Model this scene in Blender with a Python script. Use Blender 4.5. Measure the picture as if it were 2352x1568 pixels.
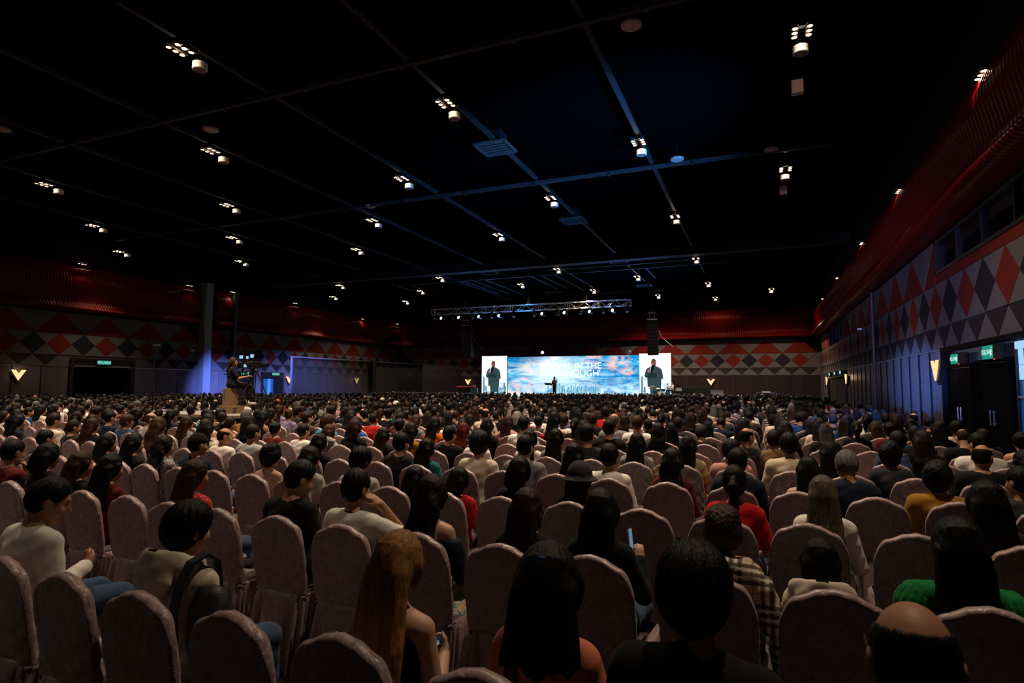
import bpy, math, random
import numpy as np
from mathutils import Matrix, Vector

for o in list(bpy.data.objects):
    bpy.data.objects.remove(o)
scene = bpy.context.scene
COL = scene.collection
PI = math.pi
random.seed(11)
RNG = np.random.default_rng(5)

# ------------------------------------------------------------------ camera
# room frame: x along the stage wall, y towards the stage, z up; the camera
# stands at the back of the hall and looks a little to the left of the stage axis
EYE = 1.80
FPX = 1370.0
_y = np.array([569.0, 105.0, FPX]); _y /= np.linalg.norm(_y)
_x = np.array([3316.0, -91.0, -FPX]); _x -= _y * (_x @ _y); _x /= np.linalg.norm(_x)
_z = np.cross(_x, _y)
if _z[1] > 0:
    _z = -_z
cam_data = bpy.data.cameras.new('camera')
cam_data.sensor_width = 36.0
cam_data.lens = FPX * 36.0 / 2352.0
cam_data.clip_start = 0.05
cam_data.clip_end = 300
cam = bpy.data.objects.new('camera', cam_data)
COL.objects.link(cam)
_right = Vector((_x[0], _y[0], _z[0])); _down = Vector((_x[1], _y[1], _z[1])); _fwd = Vector((_x[2], _y[2], _z[2]))
_m = Matrix.Identity(4)
for _i in range(3):
    _m[_i][0] = _right[_i]; _m[_i][1] = -_down[_i]; _m[_i][2] = -_fwd[_i]
_m[2][3] = EYE
cam.matrix_world = _m
scene.camera = cam
cam_data.dof.use_dof = True
cam_data.dof.focus_distance = 9.0
cam_data.dof.aperture_fstop = 5.0


def ray(px, py):
    d = np.array([px - 1176.0, py - 784.0, FPX])
    return np.array([d @ _x, d @ _y, d @ _z])


# ------------------------------------------------------------------ world, exposure
world = bpy.data.worlds.new('world'); scene.world = world
world.use_nodes = True
world.node_tree.nodes['Background'].inputs[0].default_value = (0.5, 0.45, 0.5, 1)
world.node_tree.nodes['Background'].inputs[1].default_value = 0.0
scene.view_settings.view_transform = 'Standard'
scene.view_settings.look = 'None'
scene.view_settings.exposure = 0.0
scene.view_settings.gamma = 1.0
scene.view_settings.use_curve_mapping = False
LAMP_W = 3500.0         # each hall lamp
LAMP_COL = (1.0, 0.76, 0.54)
WALLLAMP_W = 38.0
scene.cycles.adaptive_threshold = 0.02
scene.cycles.max_bounces = 5
scene.cycles.diffuse_bounces = 1
scene.cycles.glossy_bounces = 2
scene.cycles.transparent_max_bounces = 6
scene.cycles.caustics_reflective = False
scene.cycles.caustics_refractive = False


def spot(name, loc, target, watts, color, angle, blend=0.6, size=0.1, parent=None):
    L = bpy.data.lights.new(name, 'SPOT')
    L.energy = watts; L.color = color; L.spot_size = math.radians(angle); L.spot_blend = blend
    L.shadow_soft_size = size
    o = bpy.data.objects.new(name, L); COL.objects.link(o)
    o.location = loc
    d = Vector(target) - Vector(loc)
    o.rotation_euler = d.to_track_quat('-Z', 'Y').to_euler()
    if parent:
        o.parent = parent
        o.matrix_parent_inverse = parent.matrix_world.inverted()
    return o


def area(name, loc, target, watts, color, sx, sy, spread=180):
    L = bpy.data.lights.new(name, 'AREA')
    L.shape = 'RECTANGLE'; L.size = sx; L.size_y = sy
    L.energy = watts; L.color = color; L.spread = math.radians(spread)
    o = bpy.data.objects.new(name, L); COL.objects.link(o)
    o.location = loc
    d = Vector(target) - Vector(loc)
    o.rotation_euler = d.to_track_quat('-Z', 'Z').to_euler()
    return o


# bluish side entrance light (just past the picture's edge), with two added spots
spot('added_wall_fill', (-4.0, -3.0, 2.2), (4.85, 25.0, 4.6), 17000.0, (0.42, 0.40, 1.0), 20.0, 1.0, .05)  # added fill from behind the camera, no lamp there; tints the door wall
area('entrance_light', (4.45, 11.6, 2.65), (4.95, 17.0, 2.3), 60.0, (0.06, 0.26, 1.0), 0.4, 0.4, 120)
spot('entrance_uplight', (4.0, 12.0, 2.6), (-5.0, 19.5, 9.8), 26000.0, (0.06, 0.34, 1.0), 46, 1.0, .15)
spot('added_wall_graze', (-4.0, -3.0, 2.0), (4.85, 23.6, 2.0), 170000.0, (0.03, 0.24, 1.0), 6.6, 1.0, .05)  # added unseen spot behind the camera that turns the door wall panels blue
# added blue spots at the stage edge stand in for screen light on the ceiling
for _x0 in (-20.5, -9.5):
    spot('added_ceiling_wash', (_x0, 49.3, 0.95), (_x0 + 1.0, 43.8, 10.0), 9000.0, (0.07, 0.32, 1.0), 62, 0.9, .2)

# ------------------------------------------------------------------ materials
MATS = {}


def nt(m):
    return m.node_tree.nodes, m.node_tree.links


def mat(name, color, rough=0.7, metal=0.0, emit=None, strength=0.0, sheen=0.0, spec=0.5, bump=None, vary=None, alpha=None, coat=0.0):
    """principled material; bump=(scale, strength, stretch) noise; vary=(scale, amount) colour variation"""
    if name in MATS:
        return MATS[name]
    m = bpy.data.materials.new(name); m.use_nodes = True
    N, L = nt(m)
    b = N['Principled BSDF']
    b.inputs['Base Color'].default_value = (*color, 1)
    b.inputs['Roughness'].default_value = rough
    b.inputs['Metallic'].default_value = metal
    b.inputs['Specular IOR Level'].default_value = spec
    if coat:
        b.inputs['Coat Weight'].default_value = coat
    if sheen:
        b.inputs['Sheen Weight'].default_value = sheen
        b.inputs['Sheen Roughness'].default_value = 0.4
    if emit:
        b.inputs['Emission Color'].default_value = (*emit, 1)
        b.inputs['Emission Strength'].default_value = strength
    if alpha is not None:
        b.inputs['Alpha'].default_value = alpha
    if bump or vary:
        tc = N.new('ShaderNodeTexCoord')
    if bump:
        mp = N.new('ShaderNodeMapping'); L.new(tc.outputs['Object'], mp.inputs[0])
        mp.inputs['Scale'].default_value = bump[2] if len(bump) > 2 else (1, 1, 1)
        n = N.new('ShaderNodeTexNoise'); n.inputs['Scale'].default_value = bump[0]; n.inputs['Detail'].default_value = 4
        L.new(mp.outputs[0], n.inputs['Vector'])
        bm = N.new('ShaderNodeBump'); bm.inputs['Strength'].default_value = bump[1]; bm.inputs['Distance'].default_value = 0.01
        L.new(n.outputs['Fac'], bm.inputs['Height']); L.new(bm.outputs[0], b.inputs['Normal'])
    if vary:
        n2 = N.new('ShaderNodeTexNoise'); n2.inputs['Scale'].default_value = vary[0]; n2.inputs['Detail'].default_value = 5
        if len(vary) > 2:
            mp2 = N.new('ShaderNodeMapping'); L.new(tc.outputs['Object'], mp2.inputs[0]); mp2.inputs['Scale'].default_value = vary[2]
            L.new(mp2.outputs[0], n2.inputs['Vector'])
        else:
            L.new(tc.outputs['Object'], n2.inputs['Vector'])
        r = N.new('ShaderNodeValToRGB')
        r.color_ramp.elements[0].position = 0.3; r.color_ramp.elements[1].position = 0.7
        a = vary[1]
        r.color_ramp.elements[0].color = (*[max(0, c * (1 - a)) for c in color], 1)
        r.color_ramp.elements[1].color = (*[min(1, c * (1 + a)) for c in color], 1)
        L.new(n2.outputs['Fac'], r.inputs[0]); L.new(r.outputs[0], b.inputs['Base Color'])
    MATS[name] = m
    return m


def emis(name, color, strength, sample=False):
    if name in MATS:
        return MATS[name]
    m = bpy.data.materials.new(name); m.use_nodes = True
    N, L = nt(m)
    N.remove(N['Principled BSDF'])
    e = N.new('ShaderNodeEmission'); e.inputs[0].default_value = (*color, 1); e.inputs[1].default_value = strength
    L.new(e.outputs[0], N['Material Output'].inputs[0])
    if not sample:
        m.cycles.emission_sampling = 'NONE'
    MATS[name] = m
    return m


# ------------------------------------------------------------------ mesh helpers
def mesh_from(name, verts, faces, smooth=False, mats=None, fmat=None):
    me = bpy.data.meshes.new(name)
    me.from_pydata([tuple(v) for v in verts], [], [tuple(f) for f in faces])
    for m in (mats or []):
        me.materials.append(m)
    if fmat is not None:
        me.polygons.foreach_set('material_index', np.asarray(fmat, dtype=np.int32))
    if smooth:
        me.polygons.foreach_set('use_smooth', np.ones(len(me.polygons), dtype=bool))
    me.update()
    return me


def quads_mesh(name, V, Q, smooth=True):
    me = bpy.data.meshes.new(name)
    V = np.asarray(V, dtype=np.float32); Q = np.asarray(Q, dtype=np.int32)
    k = Q.shape[1]
    me.vertices.add(len(V)); me.vertices.foreach_set('co', V.ravel())
    me.loops.add(Q.size); me.loops.foreach_set('vertex_index', Q.ravel())
    me.polygons.add(len(Q)); me.polygons.foreach_set('loop_start', np.arange(0, Q.size, k, dtype=np.int32))
    if smooth:
        me.polygons.foreach_set('use_smooth', np.ones(len(Q), dtype=bool))
    me.update(calc_edges=True); me.validate()
    return me


def obj(name, me, m=None, parent=None, loc=(0, 0, 0), rot=(0, 0, 0), scale=None):
    o = bpy.data.objects.new(name, me)
    COL.objects.link(o)
    o.location = loc; o.rotation_euler = rot
    if scale is not None:
        o.scale = scale if hasattr(scale, '__len__') else (scale,) * 3
    if m is not None and me is not None:
        if len(me.materials) == 0:
            me.materials.append(m)
        if me.materials[0] is not m:
            o.material_slots[0].link = 'OBJECT'
            o.material_slots[0].material = m
    if parent is not None:
        o.parent = parent
    return o


def empty(name, loc=(0, 0, 0), rz=0.0):
    o = bpy.data.objects.new(name, None); COL.objects.link(o)
    o.empty_display_size = 0.1
    o.location = loc; o.rotation_euler = (0, 0, rz)
    return o


def tag(o, label, cat, group=None, kind=None):
    o['label'] = label; o['category'] = cat
    if group:
        o['group'] = group
    if kind:
        o['kind'] = kind
    return o


def struct(o, label=None):
    o['kind'] = 'structure'
    if label:
        o['label'] = label
    return o


class MB:
    """collects boxes, tubes, prisms and discs into one mesh"""
    def __init__(s):
        s.v = []; s.f = []

    def add(s, V, F):
        n = len(s.v); s.v += [tuple(v) for v in V]; s.f += [tuple(i + n for i in f) for f in F]
        return s

    def box(s, c, h, M=None, bev=0.0):
        c = np.array(c, float); h = np.array(h, float)
        if bev <= 0:
            V = np.array([[x, y, z] for x in (-1, 1) for y in (-1, 1) for z in (-1, 1)]) * h
            F = [(0, 1, 3, 2), (4, 6, 7, 5), (0, 4, 5, 1), (2, 3, 7, 6), (0, 2, 6, 4), (1, 5, 7, 3)]
        else:
            # chamfered box: octagonal prism style on every edge
            V = []; idx = {}
            for sx in (-1, 1):
                for sy in (-1, 1):
                    for sz in (-1, 1):
                        for a in range(3):
                            p = np.array([sx, sy, sz], float) * (h - bev); p[a] = (sx, sy, sz)[a] * h[a]
                            idx[(sx, sy, sz, a)] = len(V); V.append(p)
            F = []
            for a in range(3):
                b_, c_ = (a + 1) % 3, (a + 2) % 3
                for sa in (-1, 1):
                    q = []
                    for sb, sc in ((-1, -1), (1, -1), (1, 1), (-1, 1)):
                        sg = [0, 0, 0]; sg[a] = sa; sg[b_] = sb; sg[c_] = sc
                        q.append(idx[(*sg, a)])
                    F.append(tuple(q if sa > 0 else q[::-1]))
            for a in range(3):
                b_, c_ = (a + 1) % 3, (a + 2) % 3
                for sb in (-1, 1):
                    for sc in (-1, 1):
                        g0 = [0, 0, 0]; g1 = [0, 0, 0]; g0[a] = -1; g1[a] = 1
                        g0[b_] = g1[b_] = sb; g0[c_] = g1[c_] = sc
                        q = [idx[(*g0, b_)], idx[(*g1, b_)], idx[(*g1, c_)], idx[(*g0, c_)]]
                        F.append(tuple(q if sb * sc > 0 else q[::-1]))
            for sx in (-1, 1):
                for sy in (-1, 1):
                    for sz in (-1, 1):
                        q = [idx[(sx, sy, sz, 0)], idx[(sx, sy, sz, 1)], idx[(sx, sy, sz, 2)]]
                        F.append(tuple(q if sx * sy * sz > 0 else q[::-1]))
            V = np.array(V)
        if M is not None:
            V = V @ np.array(M.to_3x3()).T
        return s.add(V + c, F)

    def tube(s, a, b, r, r2=None, n=8, caps=True):
        a = np.array(a, float); b = np.array(b, float); r2 = r if r2 is None else r2
        d = b - a; d /= np.linalg.norm(d)
        u = np.cross(d, [0, 0, 1.0] if abs(d[2]) < .9 else [1.0, 0, 0]); u /= np.linalg.norm(u); w = np.cross(d, u)
        V = []; F = []
        for p, q in ((a, r), (b, r2)):
            for i in range(n):
                t = 2 * PI * i / n
                V.append(p + q * (math.cos(t) * u + math.sin(t) * w))
        for i in range(n):
            j = (i + 1) % n
            F.append((i, j, n + j, n + i))
        if caps:
            F.append(tuple(range(n - 1, -1, -1))); F.append(tuple(range(n, 2 * n)))
        return s.add(V, F)

    def path(s, pts, r, n=6):
        for a, b in zip(pts[:-1], pts[1:]):
            s.tube(a, b, r, n=n)
        return s

    def lathe(s, prof, n=16, c=(0, 0, 0), M=None, caps=True):
        V = []; F = []
        for (r, z) in prof:
            for i in range(n):
                t = 2 * PI * i / n
                V.append((r * math.cos(t), r * math.sin(t), z))
        for k in range(len(prof) - 1):
            for i in range(n):
                j = (i + 1) % n
                F.append((k * n + i, k * n + j, (k + 1) * n + j, (k + 1) * n + i))
        if caps:
            F.append(tuple(range(n - 1, -1, -1))); F.append(tuple((len(prof) - 1) * n + i for i in range(n)))
        V = np.array(V)
        if M is not None:
            V = V @ np.array(M.to_3x3()).T
        return s.add(V + np.array(c), F)

    def prism(s, poly, y0, y1):
        """polygon in (x,z) extruded along y from y0 to y1 (y0<y1); poly counter-clockwise seen from -y"""
        n = len(poly)
        V = [(x, y0, z) for x, z in poly] + [(x, y1, z) for x, z in poly]
        F = [tuple(range(n)), tuple(range(2 * n - 1, n - 1, -1))]
        for i in range(n):
            j = (i + 1) % n
            F.append((j, i, n + i, n + j))
        return s.add(V, F)

    def mesh(s, name, smooth=False):
        return mesh_from(name, s.v, s.f, smooth)

    def build(s, name, m, parent=None, smooth=False, **k):
        return obj(name, s.mesh(name, smooth), m, parent, **k)


ORD = ['first', 'second', 'third', 'fourth', 'fifth', 'sixth', 'seventh', 'eighth', 'ninth', 'tenth', 'eleventh', 'twelfth', 'thirteenth', 'fourteenth', 'fifteenth', 'sixteenth', 'seventeenth', 'eighteenth', 'nineteenth', 'twentieth']


def ordinal(n):
    """1-based ordinal word"""
    if n <= 20:
        return ORD[n - 1]
    tens = {2: 'twenty', 3: 'thirty', 4: 'forty', 5: 'fifty', 6: 'sixty', 7: 'seventy'}
    t, u = divmod(n, 10)
    if u == 0:
        return tens[t][:-1] + 'ieth'
    return tens[t] + '-' + ORD[u - 1]
# ------------------------------------------------------------------ room shell
XL, XR, YB, YR = -37.37, 4.82, 57.0, -9.0
ZC = 10.4
Z0, Z1, Z2, Z3 = 2.9, 3.52, 4.78, 6.03     # rows of the patterned band
P = 2.70

m_floor = mat('carpet', (0.035, 0.028, 0.028), 0.95, bump=(60, 0.3), vary=(6, 0.5))
m_ceil = mat('black_ceiling', (0.0012, 0.0012, 0.0015), 1.0, spec=0.0)
m_wallbase = mat('dark_wall', (0.006, 0.004, 0.004), 0.95, spec=0.1)
m_light = mat('panel_beige', (0.115, 0.102, 0.102), 0.85, vary=(1.3, 0.08), spec=0.1)
m_red = mat('panel_red', (0.14, 0.016, 0.009), 0.8, vary=(0.8, 0.12), spec=0.1)
m_grey = mat('panel_charcoal', (0.017, 0.017, 0.020), 0.85, spec=0.1)
m_brown = mat('panel_taupe', (0.027, 0.021, 0.021), 0.85, spec=0.1)
m_wood = mat('wood_veneer', (0.022, 0.012, 0.012), 0.42, vary=(3, 0.3, (1, 1, 0.12)), spec=.3)
m_wood_lit = mat('wood_veneer_lit_copy', (0.115, 0.095, 0.108), 0.4, vary=(3, 0.2, (1, 1, 0.12)), spec=.3)  # lighter copy of the veneer, brightness of the blue-lit walls put into its colour
m_clad = mat('red_ribbed_metal', (0.10, 0.0016, 0.002), 0.30, metal=0.0, spec=0.12)
m_black = mat('matt_black', (0.005, 0.005, 0.006), 0.8, spec=.2)
m_blackmetal = mat('black_metal', (0.02, 0.02, 0.022), 0.4, metal=0.6)
m_steel = mat('steel', (0.45, 0.45, 0.47), 0.35, metal=0.9)
m_alu = mat('aluminium', (0.72, 0.70, 0.66), 0.28, metal=0.9)
m_rail = mat('grey_rail', (0.022, 0.025, 0.028), 0.6, spec=0.1)
m_white = mat('white_enamel', (0.75, 0.73, 0.70), 0.5)
m_glassdark = mat('booth_glass', (0.01, 0.01, 0.012), 0.05, alpha=0.35, spec=0.8)

floor = struct(MB().box(((XL + XR) / 2, (YB + YR) / 2, -0.1), ((XR - XL) / 2 + 3, (YB - YR) / 2 + .3, 0.1)).build('floor', m_floor))
ceiling = struct(MB().box(((XL + XR) / 2, (YB + YR) / 2, ZC + 0.1), ((XR - XL) / 2 + 3, (YB - YR) / 2 + .3, 0.1)).build('ceiling', m_ceil))
wall_back = struct(MB().box(((XL + XR) / 2, YB + 0.2, ZC / 2), ((XR - XL) / 2 + .4, 0.15, ZC / 2)).build('wall_back', m_wallbase))
wall_rear = struct(MB().box(((XL + XR) / 2, YR - 0.2, ZC / 2), ((XR - XL) / 2 + .4, 0.15, ZC / 2)).build('wall_rear', m_wallbase))
# wall_left: open where the dark doorway is (y 22.6..26.1, z < 3.3)
wb = MB()
DL0, DL1, DLZ = 22.6, 26.1, 3.28
wb.box((XL - .2, (YR + DL0) / 2, ZC / 2), (.15, (DL0 - YR) / 2, ZC / 2))
wb.box((XL - .2, (YB + DL1) / 2, ZC / 2), (.15, (YB - DL1) / 2, ZC / 2))
wb.box((XL - .2, (DL0 + DL1) / 2, (ZC + DLZ) / 2), (.15, (DL1 - DL0) / 2, (ZC - DLZ) / 2))
wb.box((XL - 2.5, (DL0 + DL1) / 2, DLZ / 2), (.1, 2.2, DLZ / 2))     # lobby wall behind the opening
wb.box((XL - 1.4, DL0 - .1, DLZ / 2), (1.1, .1, DLZ / 2)); wb.box((XL - 1.4, DL1 + .1, DLZ / 2), (1.1, .1, DLZ / 2))
wb.box((XL - 1.4, (DL0 + DL1) / 2, DLZ + .05), (1.1, 1.9, .05))
wall_left = struct(wb.build('wall_left', m_wallbase))
# wall_right: booth windows in its upper band, the entrance recess at its near end
WIN = [(9.0, 20.5, 5.05, 6.0), (40.0, 49.5, 4.45, 5.95)]
RX = 0.14           # depth of the entrance recess
wb = MB()
RY0, RY1 = 8.0, 20.1
wb.box((XR + .2, (YR + 9.0) / 2, (ZC + 2.9) / 2), (.15, (9.0 - YR) / 2, (ZC - 2.9) / 2))
wb.box((XR + .2, (YR + RY0) / 2, 1.45), (.15, (RY0 - YR) / 2, 1.45))
wb.box((XR + .2, (RY1 + YB) / 2, 1.45), (.15, (YB - RY1) / 2, 1.45))
ys = [9.0, 20.5, 40.0, 49.5, YB]
wb.box((XR + .2, (20.5 + 40) / 2, (ZC + 2.9) / 2), (.15, 9.75, (ZC - 2.9) / 2))
wb.box((XR + .2, (49.5 + YB) / 2, (ZC + 2.9) / 2), (.15, (YB - 49.5) / 2, (ZC - 2.9) / 2))
for (a, b, lo, hi) in WIN:
    wb.box((XR + .2, (a + b) / 2, (lo + 2.9) / 2), (.15, (b - a) / 2, (lo - 2.9) / 2))
    wb.box((XR + .2, (a + b) / 2, (hi + ZC) / 2), (.15, (b - a) / 2, (ZC - hi) / 2))
    wb.box((XR + 2.4, (a + b) / 2, (lo + hi) / 2 + .3), (.1, (b - a) / 2 + .2, 1.6))     # far side of the booth
    wb.box((XR + 1.3, (a + b) / 2, hi + .55), (1.2, (b - a) / 2 + .2, .05))
    wb.box((XR + 1.3, (a + b) / 2, lo - .9), (1.2, (b - a) / 2 + .2, .05))
    wb.box((XR + 1.3, a - .1, (lo + hi) / 2), (1.2, .05, 1.5)); wb.box((XR + 1.3, b + .1, (lo + hi) / 2), (1.2, .05, 1.5))
wall_right = struct(wb.build('wall_right', m_wallbase))


class Wall:
    def __init__(s, root, kind):
        s.root, s.kind = root, kind
        s.rz = {'back': 0, 'left': PI / 2, 'right': -PI / 2}[kind]

    def pos(s, u, z, d=0.0):
        if s.kind == 'back':
            return (u, YB - d, z)
        if s.kind == 'left':
            return (XL + d, u, z)
        return (XR - d, u, z)


WB, WL, WR = Wall(wall_back, 'back'), Wall(wall_left, 'left'), Wall(wall_right, 'right')
TH = 0.035


def tri(name, pts, m, th=TH):
    b = MB().prism(pts, -th, 0.0)
    me = b.mesh(name); me.materials.append(m)
    return me


g = 0.012
h1, h2, h3 = Z3 - Z2, Z2 - Z1, Z1 - Z0
PM = {
    'up': tri('big_triangle', [(-P / 2 + g, g), (P / 2 - g, g), (0, h1 - g)], m_red),
    'dn': tri('big_light_triangle', [(0, g), (P / 2 - g, h1 - g), (-P / 2 + g, h1 - g)], m_light, TH * .8),
    'dr': tri('red_diamond', [(0, g), (P / 4 - g, h2 / 2), (0, h2 - g), (-P / 4 + g, h2 / 2)], m_red),
    'dg': tri('grey_diamond', [(0, g), (P / 4 - g, h2 / 2), (0, h2 - g), (-P / 4 + g, h2 / 2)], m_grey),
    'lu': tri('light_wedge', [(-P / 4 + g, g), (P / 4 - g, g), (0, h2 / 2 - g)], m_light, TH * .8),
    'ld': tri('light_wedge_inverted', [(0, g), (P / 4 - g, h2 / 2 - g), (-P / 4 + g, h2 / 2 - g)], m_light, TH * .8),
    'bd': tri('taupe_triangle', [(0, g), (P / 4 - g, h3 - g), (-P / 4 + g, h3 - g)], m_brown),
    'bu': tri('light_small_triangle', [(-P / 4 + g, g), (P / 4 - g, g), (0, h3 - g)], m_light, TH * .8),
}
PN = {'up': 'triangle_panel', 'dn': 'triangle_panel', 'dr': 'diamond_panel', 'dg': 'diamond_panel', 'lu': 'wedge_panel', 'ld': 'wedge_panel', 'bd': 'triangle_panel', 'bu': 'triangle_panel'}


def pattern(W, u_apex, u0, u1, skip):
    k0 = math.ceil((u0 - u_apex) / P) ; k1 = math.floor((u1 - u_apex) / P)

    def put(key, u, z):
        hw = P / 2 if key in ('up', 'dn') else P / 4
        if u - hw < u0 - .05 or u + hw > u1 + .05 or skip(key, u, z, hw):
            return
        obj(PN[key], PM[key], None, W.root, W.pos(u, z), (0, 0, W.rz))
    for k in range(k0 - 1, k1 + 2):
        a = u_apex + k * P
        put('up', a, Z2); put('dn', a + P / 2, Z2)
        for q, key in ((0, 'dr'), (P / 2, 'dg')):
            put(key, a + q, Z1)
            put('ld', a + q + P / 4, Z1 + h2 / 2); put('lu', a + q + P / 4, Z1)
            put('bd', a + q + P / 4, Z0); put('bu', a + q, Z0)


def noskip(*a):
    return False


pattern(WB, -2.14, XL + .1, XR, noskip)
pattern(WL, 21.76, 14.0, YB, lambda key, u, z, hw: (z < 3.3 and u + hw > DL0 and u - hw < DL1 and key in ('bd', 'bu')) or (30.75 < u < 31.9))
pattern(WR, 23.32, 10.5, YB - .1, lambda key, u, z, hw: key in ('up', 'dn') and any(u + hw * .55 > a and u - hw * .55 < b for a, b, _, _ in WIN))
# plain beige backing behind the band, plain red panels around the booth windows
for W, a, b in ((WB, XL, XR), (WL, 12.0, YB), (WR, 9.0, YB)):
    mb = MB().box((0, 0.025, 0), ((b - a) / 2, .02, (Z2 - Z0) / 2))
    o = mb.build('band_backing', m_light, W.root, loc=W.pos((a + b) / 2, (Z0 + Z2) / 2), rot=(0, 0, W.rz))
for (a, b, lo, hi) in WIN:
    MB().box((0, 0, 0), ((b - a) / 2, .02, (lo - Z2) / 2 - .01)).build('red_panel', m_red, wall_right, loc=WR.pos((a + b) / 2, (lo + Z2) / 2), rot=(0, 0, WR.rz))
    for s_, q in ((-1, a), (1, b)):
        w_ = 1.25
        MB().prism([(-w_ / 2, 0), (w_ / 2, 0), (w_ / 2, Z3 - Z2)] if s_ > 0 else [(-w_ / 2, 0), (w_ / 2, 0), (-w_ / 2, Z3 - Z2)], -.04, 0).build('red_panel', m_red, wall_right, loc=WR.pos(q + s_ * w_ / 2, Z2), rot=(0, 0, WR.rz)) if q > 10 else None

# booth windows
for n, (a, b, lo, hi) in enumerate(WIN):
    L_ = b - a
    w = empty('window_%d' % (n + 1), WR.pos((a + b) / 2, lo), WR.rz); struct(w)
    fr = MB()
    fr.box((0, .1, .04), (L_ / 2, .14, .04)); fr.box((0, .1, hi - lo - .04), (L_ / 2, .14, .04))
    fr.box((-L_ / 2 + .04, .1, (hi - lo) / 2), (.04, .14, (hi - lo) / 2)); fr.box((L_ / 2 - .04, .1, (hi - lo) / 2), (.04, .14, (hi - lo) / 2))
    fr.build('window_frame', m_blackmetal, w)
    np_ = max(2, round(L_ / 1.9))
    pane = MB().box((0, 0, 0), (L_ / np_ / 2 - .03, .008, (hi - lo) / 2 - .08)).mesh('pane'); pane.materials.append(m_glassdark)
    mul = MB().box((0, 0, 0), (.035, .06, (hi - lo) / 2 - .06)).mesh('mullion'); mul.materials.append(m_blackmetal)
    for i in range(np_):
        obj('pane', pane, None, w, (-L_ / 2 + (i + .5) * L_ / np_, .08, (hi - lo) / 2))
        if i:
            obj('mullion', mul, None, w, (-L_ / 2 + i * L_ / np_, .06, (hi - lo) / 2))
for y, z in ((15.1, 6.35), (13.4, 6.25)):
    o = MB().lathe([(.0, 0), (.16, 0), (.17, .03), (.17, .05), (0.0, .05)], 14).build('downlight', emis('booth_lamp', (1, .72, .4), 3.0), None, loc=(XR + 1.2, y, z))
    tag(o, 'small warm downlight inside the booth window, ' + ('beside the mullion' if y > 14 else 'nearest the picture edge'), 'light', 'booth downlights')

# ---------------------------------------------------------------- lower wood panels
PW = 1.36


def wood_panels(W, u0, u1, gap, m, z0=0.1, z1=Z0 - .03):
    """equal panels filling one stretch of wall"""
    n = max(1, round((u1 - u0) / PW)); pw = (u1 - u0) / n
    me = MB().box((0, 0, 0), (pw / 2 - gap / 2, .03, (z1 - z0) / 2), bev=.006).mesh('wood_panel')
    me.materials.append(m)
    for i in range(n):
        obj('wood_panel', me, None, W.root, W.pos(u0 + (i + .5) * pw, (z0 + z1) / 2), (0, 0, W.rz))


wood_panels(WB, XL + .1, XR, .015, m_wood)
for a, b in ((12.2, 22.35), (26.35, 31.0), (31.62, 34.1), (36.3, 37.0), (39.5, YB)):
    wood_panels(WL, a, b, .05, m_wood_lit)
bat = MB().box((0, -.035, 0), (.09, .012, (Z0 - .13) / 2)).mesh('slot_shade_strip'); bat.materials.append(m_black)  # black strip stands for the shade in the slot between panels
for a, b in ((RY1 + .1, 40.2), (50.1, YB)):
    wood_panels(WR, a, b, .02, m_wood_lit)
    n_ = max(1, round((b - a) / PW))
    for i in range(1, n_):
        obj('slot_shade_strip', bat, None, wall_right, WR.pos(a + i * (b - a) / n_, (Z0 + .07) / 2), (0, 0, WR.rz))
for W, a, b in ((WB, XL, XR), (WL, 12.0, YB), (WR, RY1, YB)):
    r = MB().box((0, -.01, 0), ((b - a) / 2, .04, .015)).build('trim_%d' % (1 + len([x for x in bpy.data.objects if x.name.startswith('trim_')])), m_steel, None, loc=W.pos((a + b) / 2, Z0 - .015), rot=(0, 0, W.rz))
    struct(r)

# ---------------------------------------------------------------- red ribbed cladding
PROF = [(8.8, .05), (8.6, .14), (8.4, .26), (8.15, .40), (7.85, .50), (7.5, .50), (7.15, .42), (6.85, .36), (6.62, .40), (6.45, .54), (6.32, .66), (6.24, .70), (6.17, .64), (6.13, .45), (6.11, .2), (6.1, .0)]


def cladding(W, u0, u1, pitch=.17):
    n = int((u1 - u0) / pitch)
    cols = []
    for i in range(n):
        for t, dd in ((0.0, 0.0), (.28, .012), (.42, .05), (.72, .05), (.86, .012)):
            cols.append((u0 + (i + t) * pitch, dd))
    V = []; nr = len(PROF)
    for u, dd in cols:
        wv = .03 * math.sin(u * .9) + .03 * math.sin(u * .37 + 1)
        for k, (z, d) in enumerate(PROF):
            sc = 1.0 if 0 < k < nr - 1 else 0.0
            V.append(W.pos(u, z, d + sc * (dd + wv * math.sin(PI * k / (nr - 1)))))
    V = np.array(V); nc = len(cols)
    i, k = np.meshgrid(np.arange(nc - 1), np.arange(nr - 1), indexing='ij')
    a = (i * nr + k).ravel()
    Q = np.stack([a, a + nr, a + nr + 1, a + 1], 1)
    if W.kind == 'left':
        Q = Q[:, ::-1]
    me = quads_mesh('ribbed_cladding', V, Q, smooth=False)
    o = obj('ribbed_cladding', me, m_clad, W.root)
    o['kind'] = 'stuff'; o['label'] = 'glossy red cladding of close vertical ribs above the patterned band'


cladding(WB, XL, XR)
cladding(WL, 8.0, 30.7)
cladding(WL, 32.1, YB)
cladding(WR, 4.0, YB)

# pilaster and slim post on the left wall
o = struct(MB().box((XL + .3, 31.3, 4.6), (.35, .30, 4.6), bev=.02).build('pillar_1', mat('pillar_paint', (.17, .18, .20), .5)))
o = struct(MB().box((XL + .55, 33.6, 4.4), (.2, .14, 4.4)).build('pillar_2', m_blackmetal))
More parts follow.
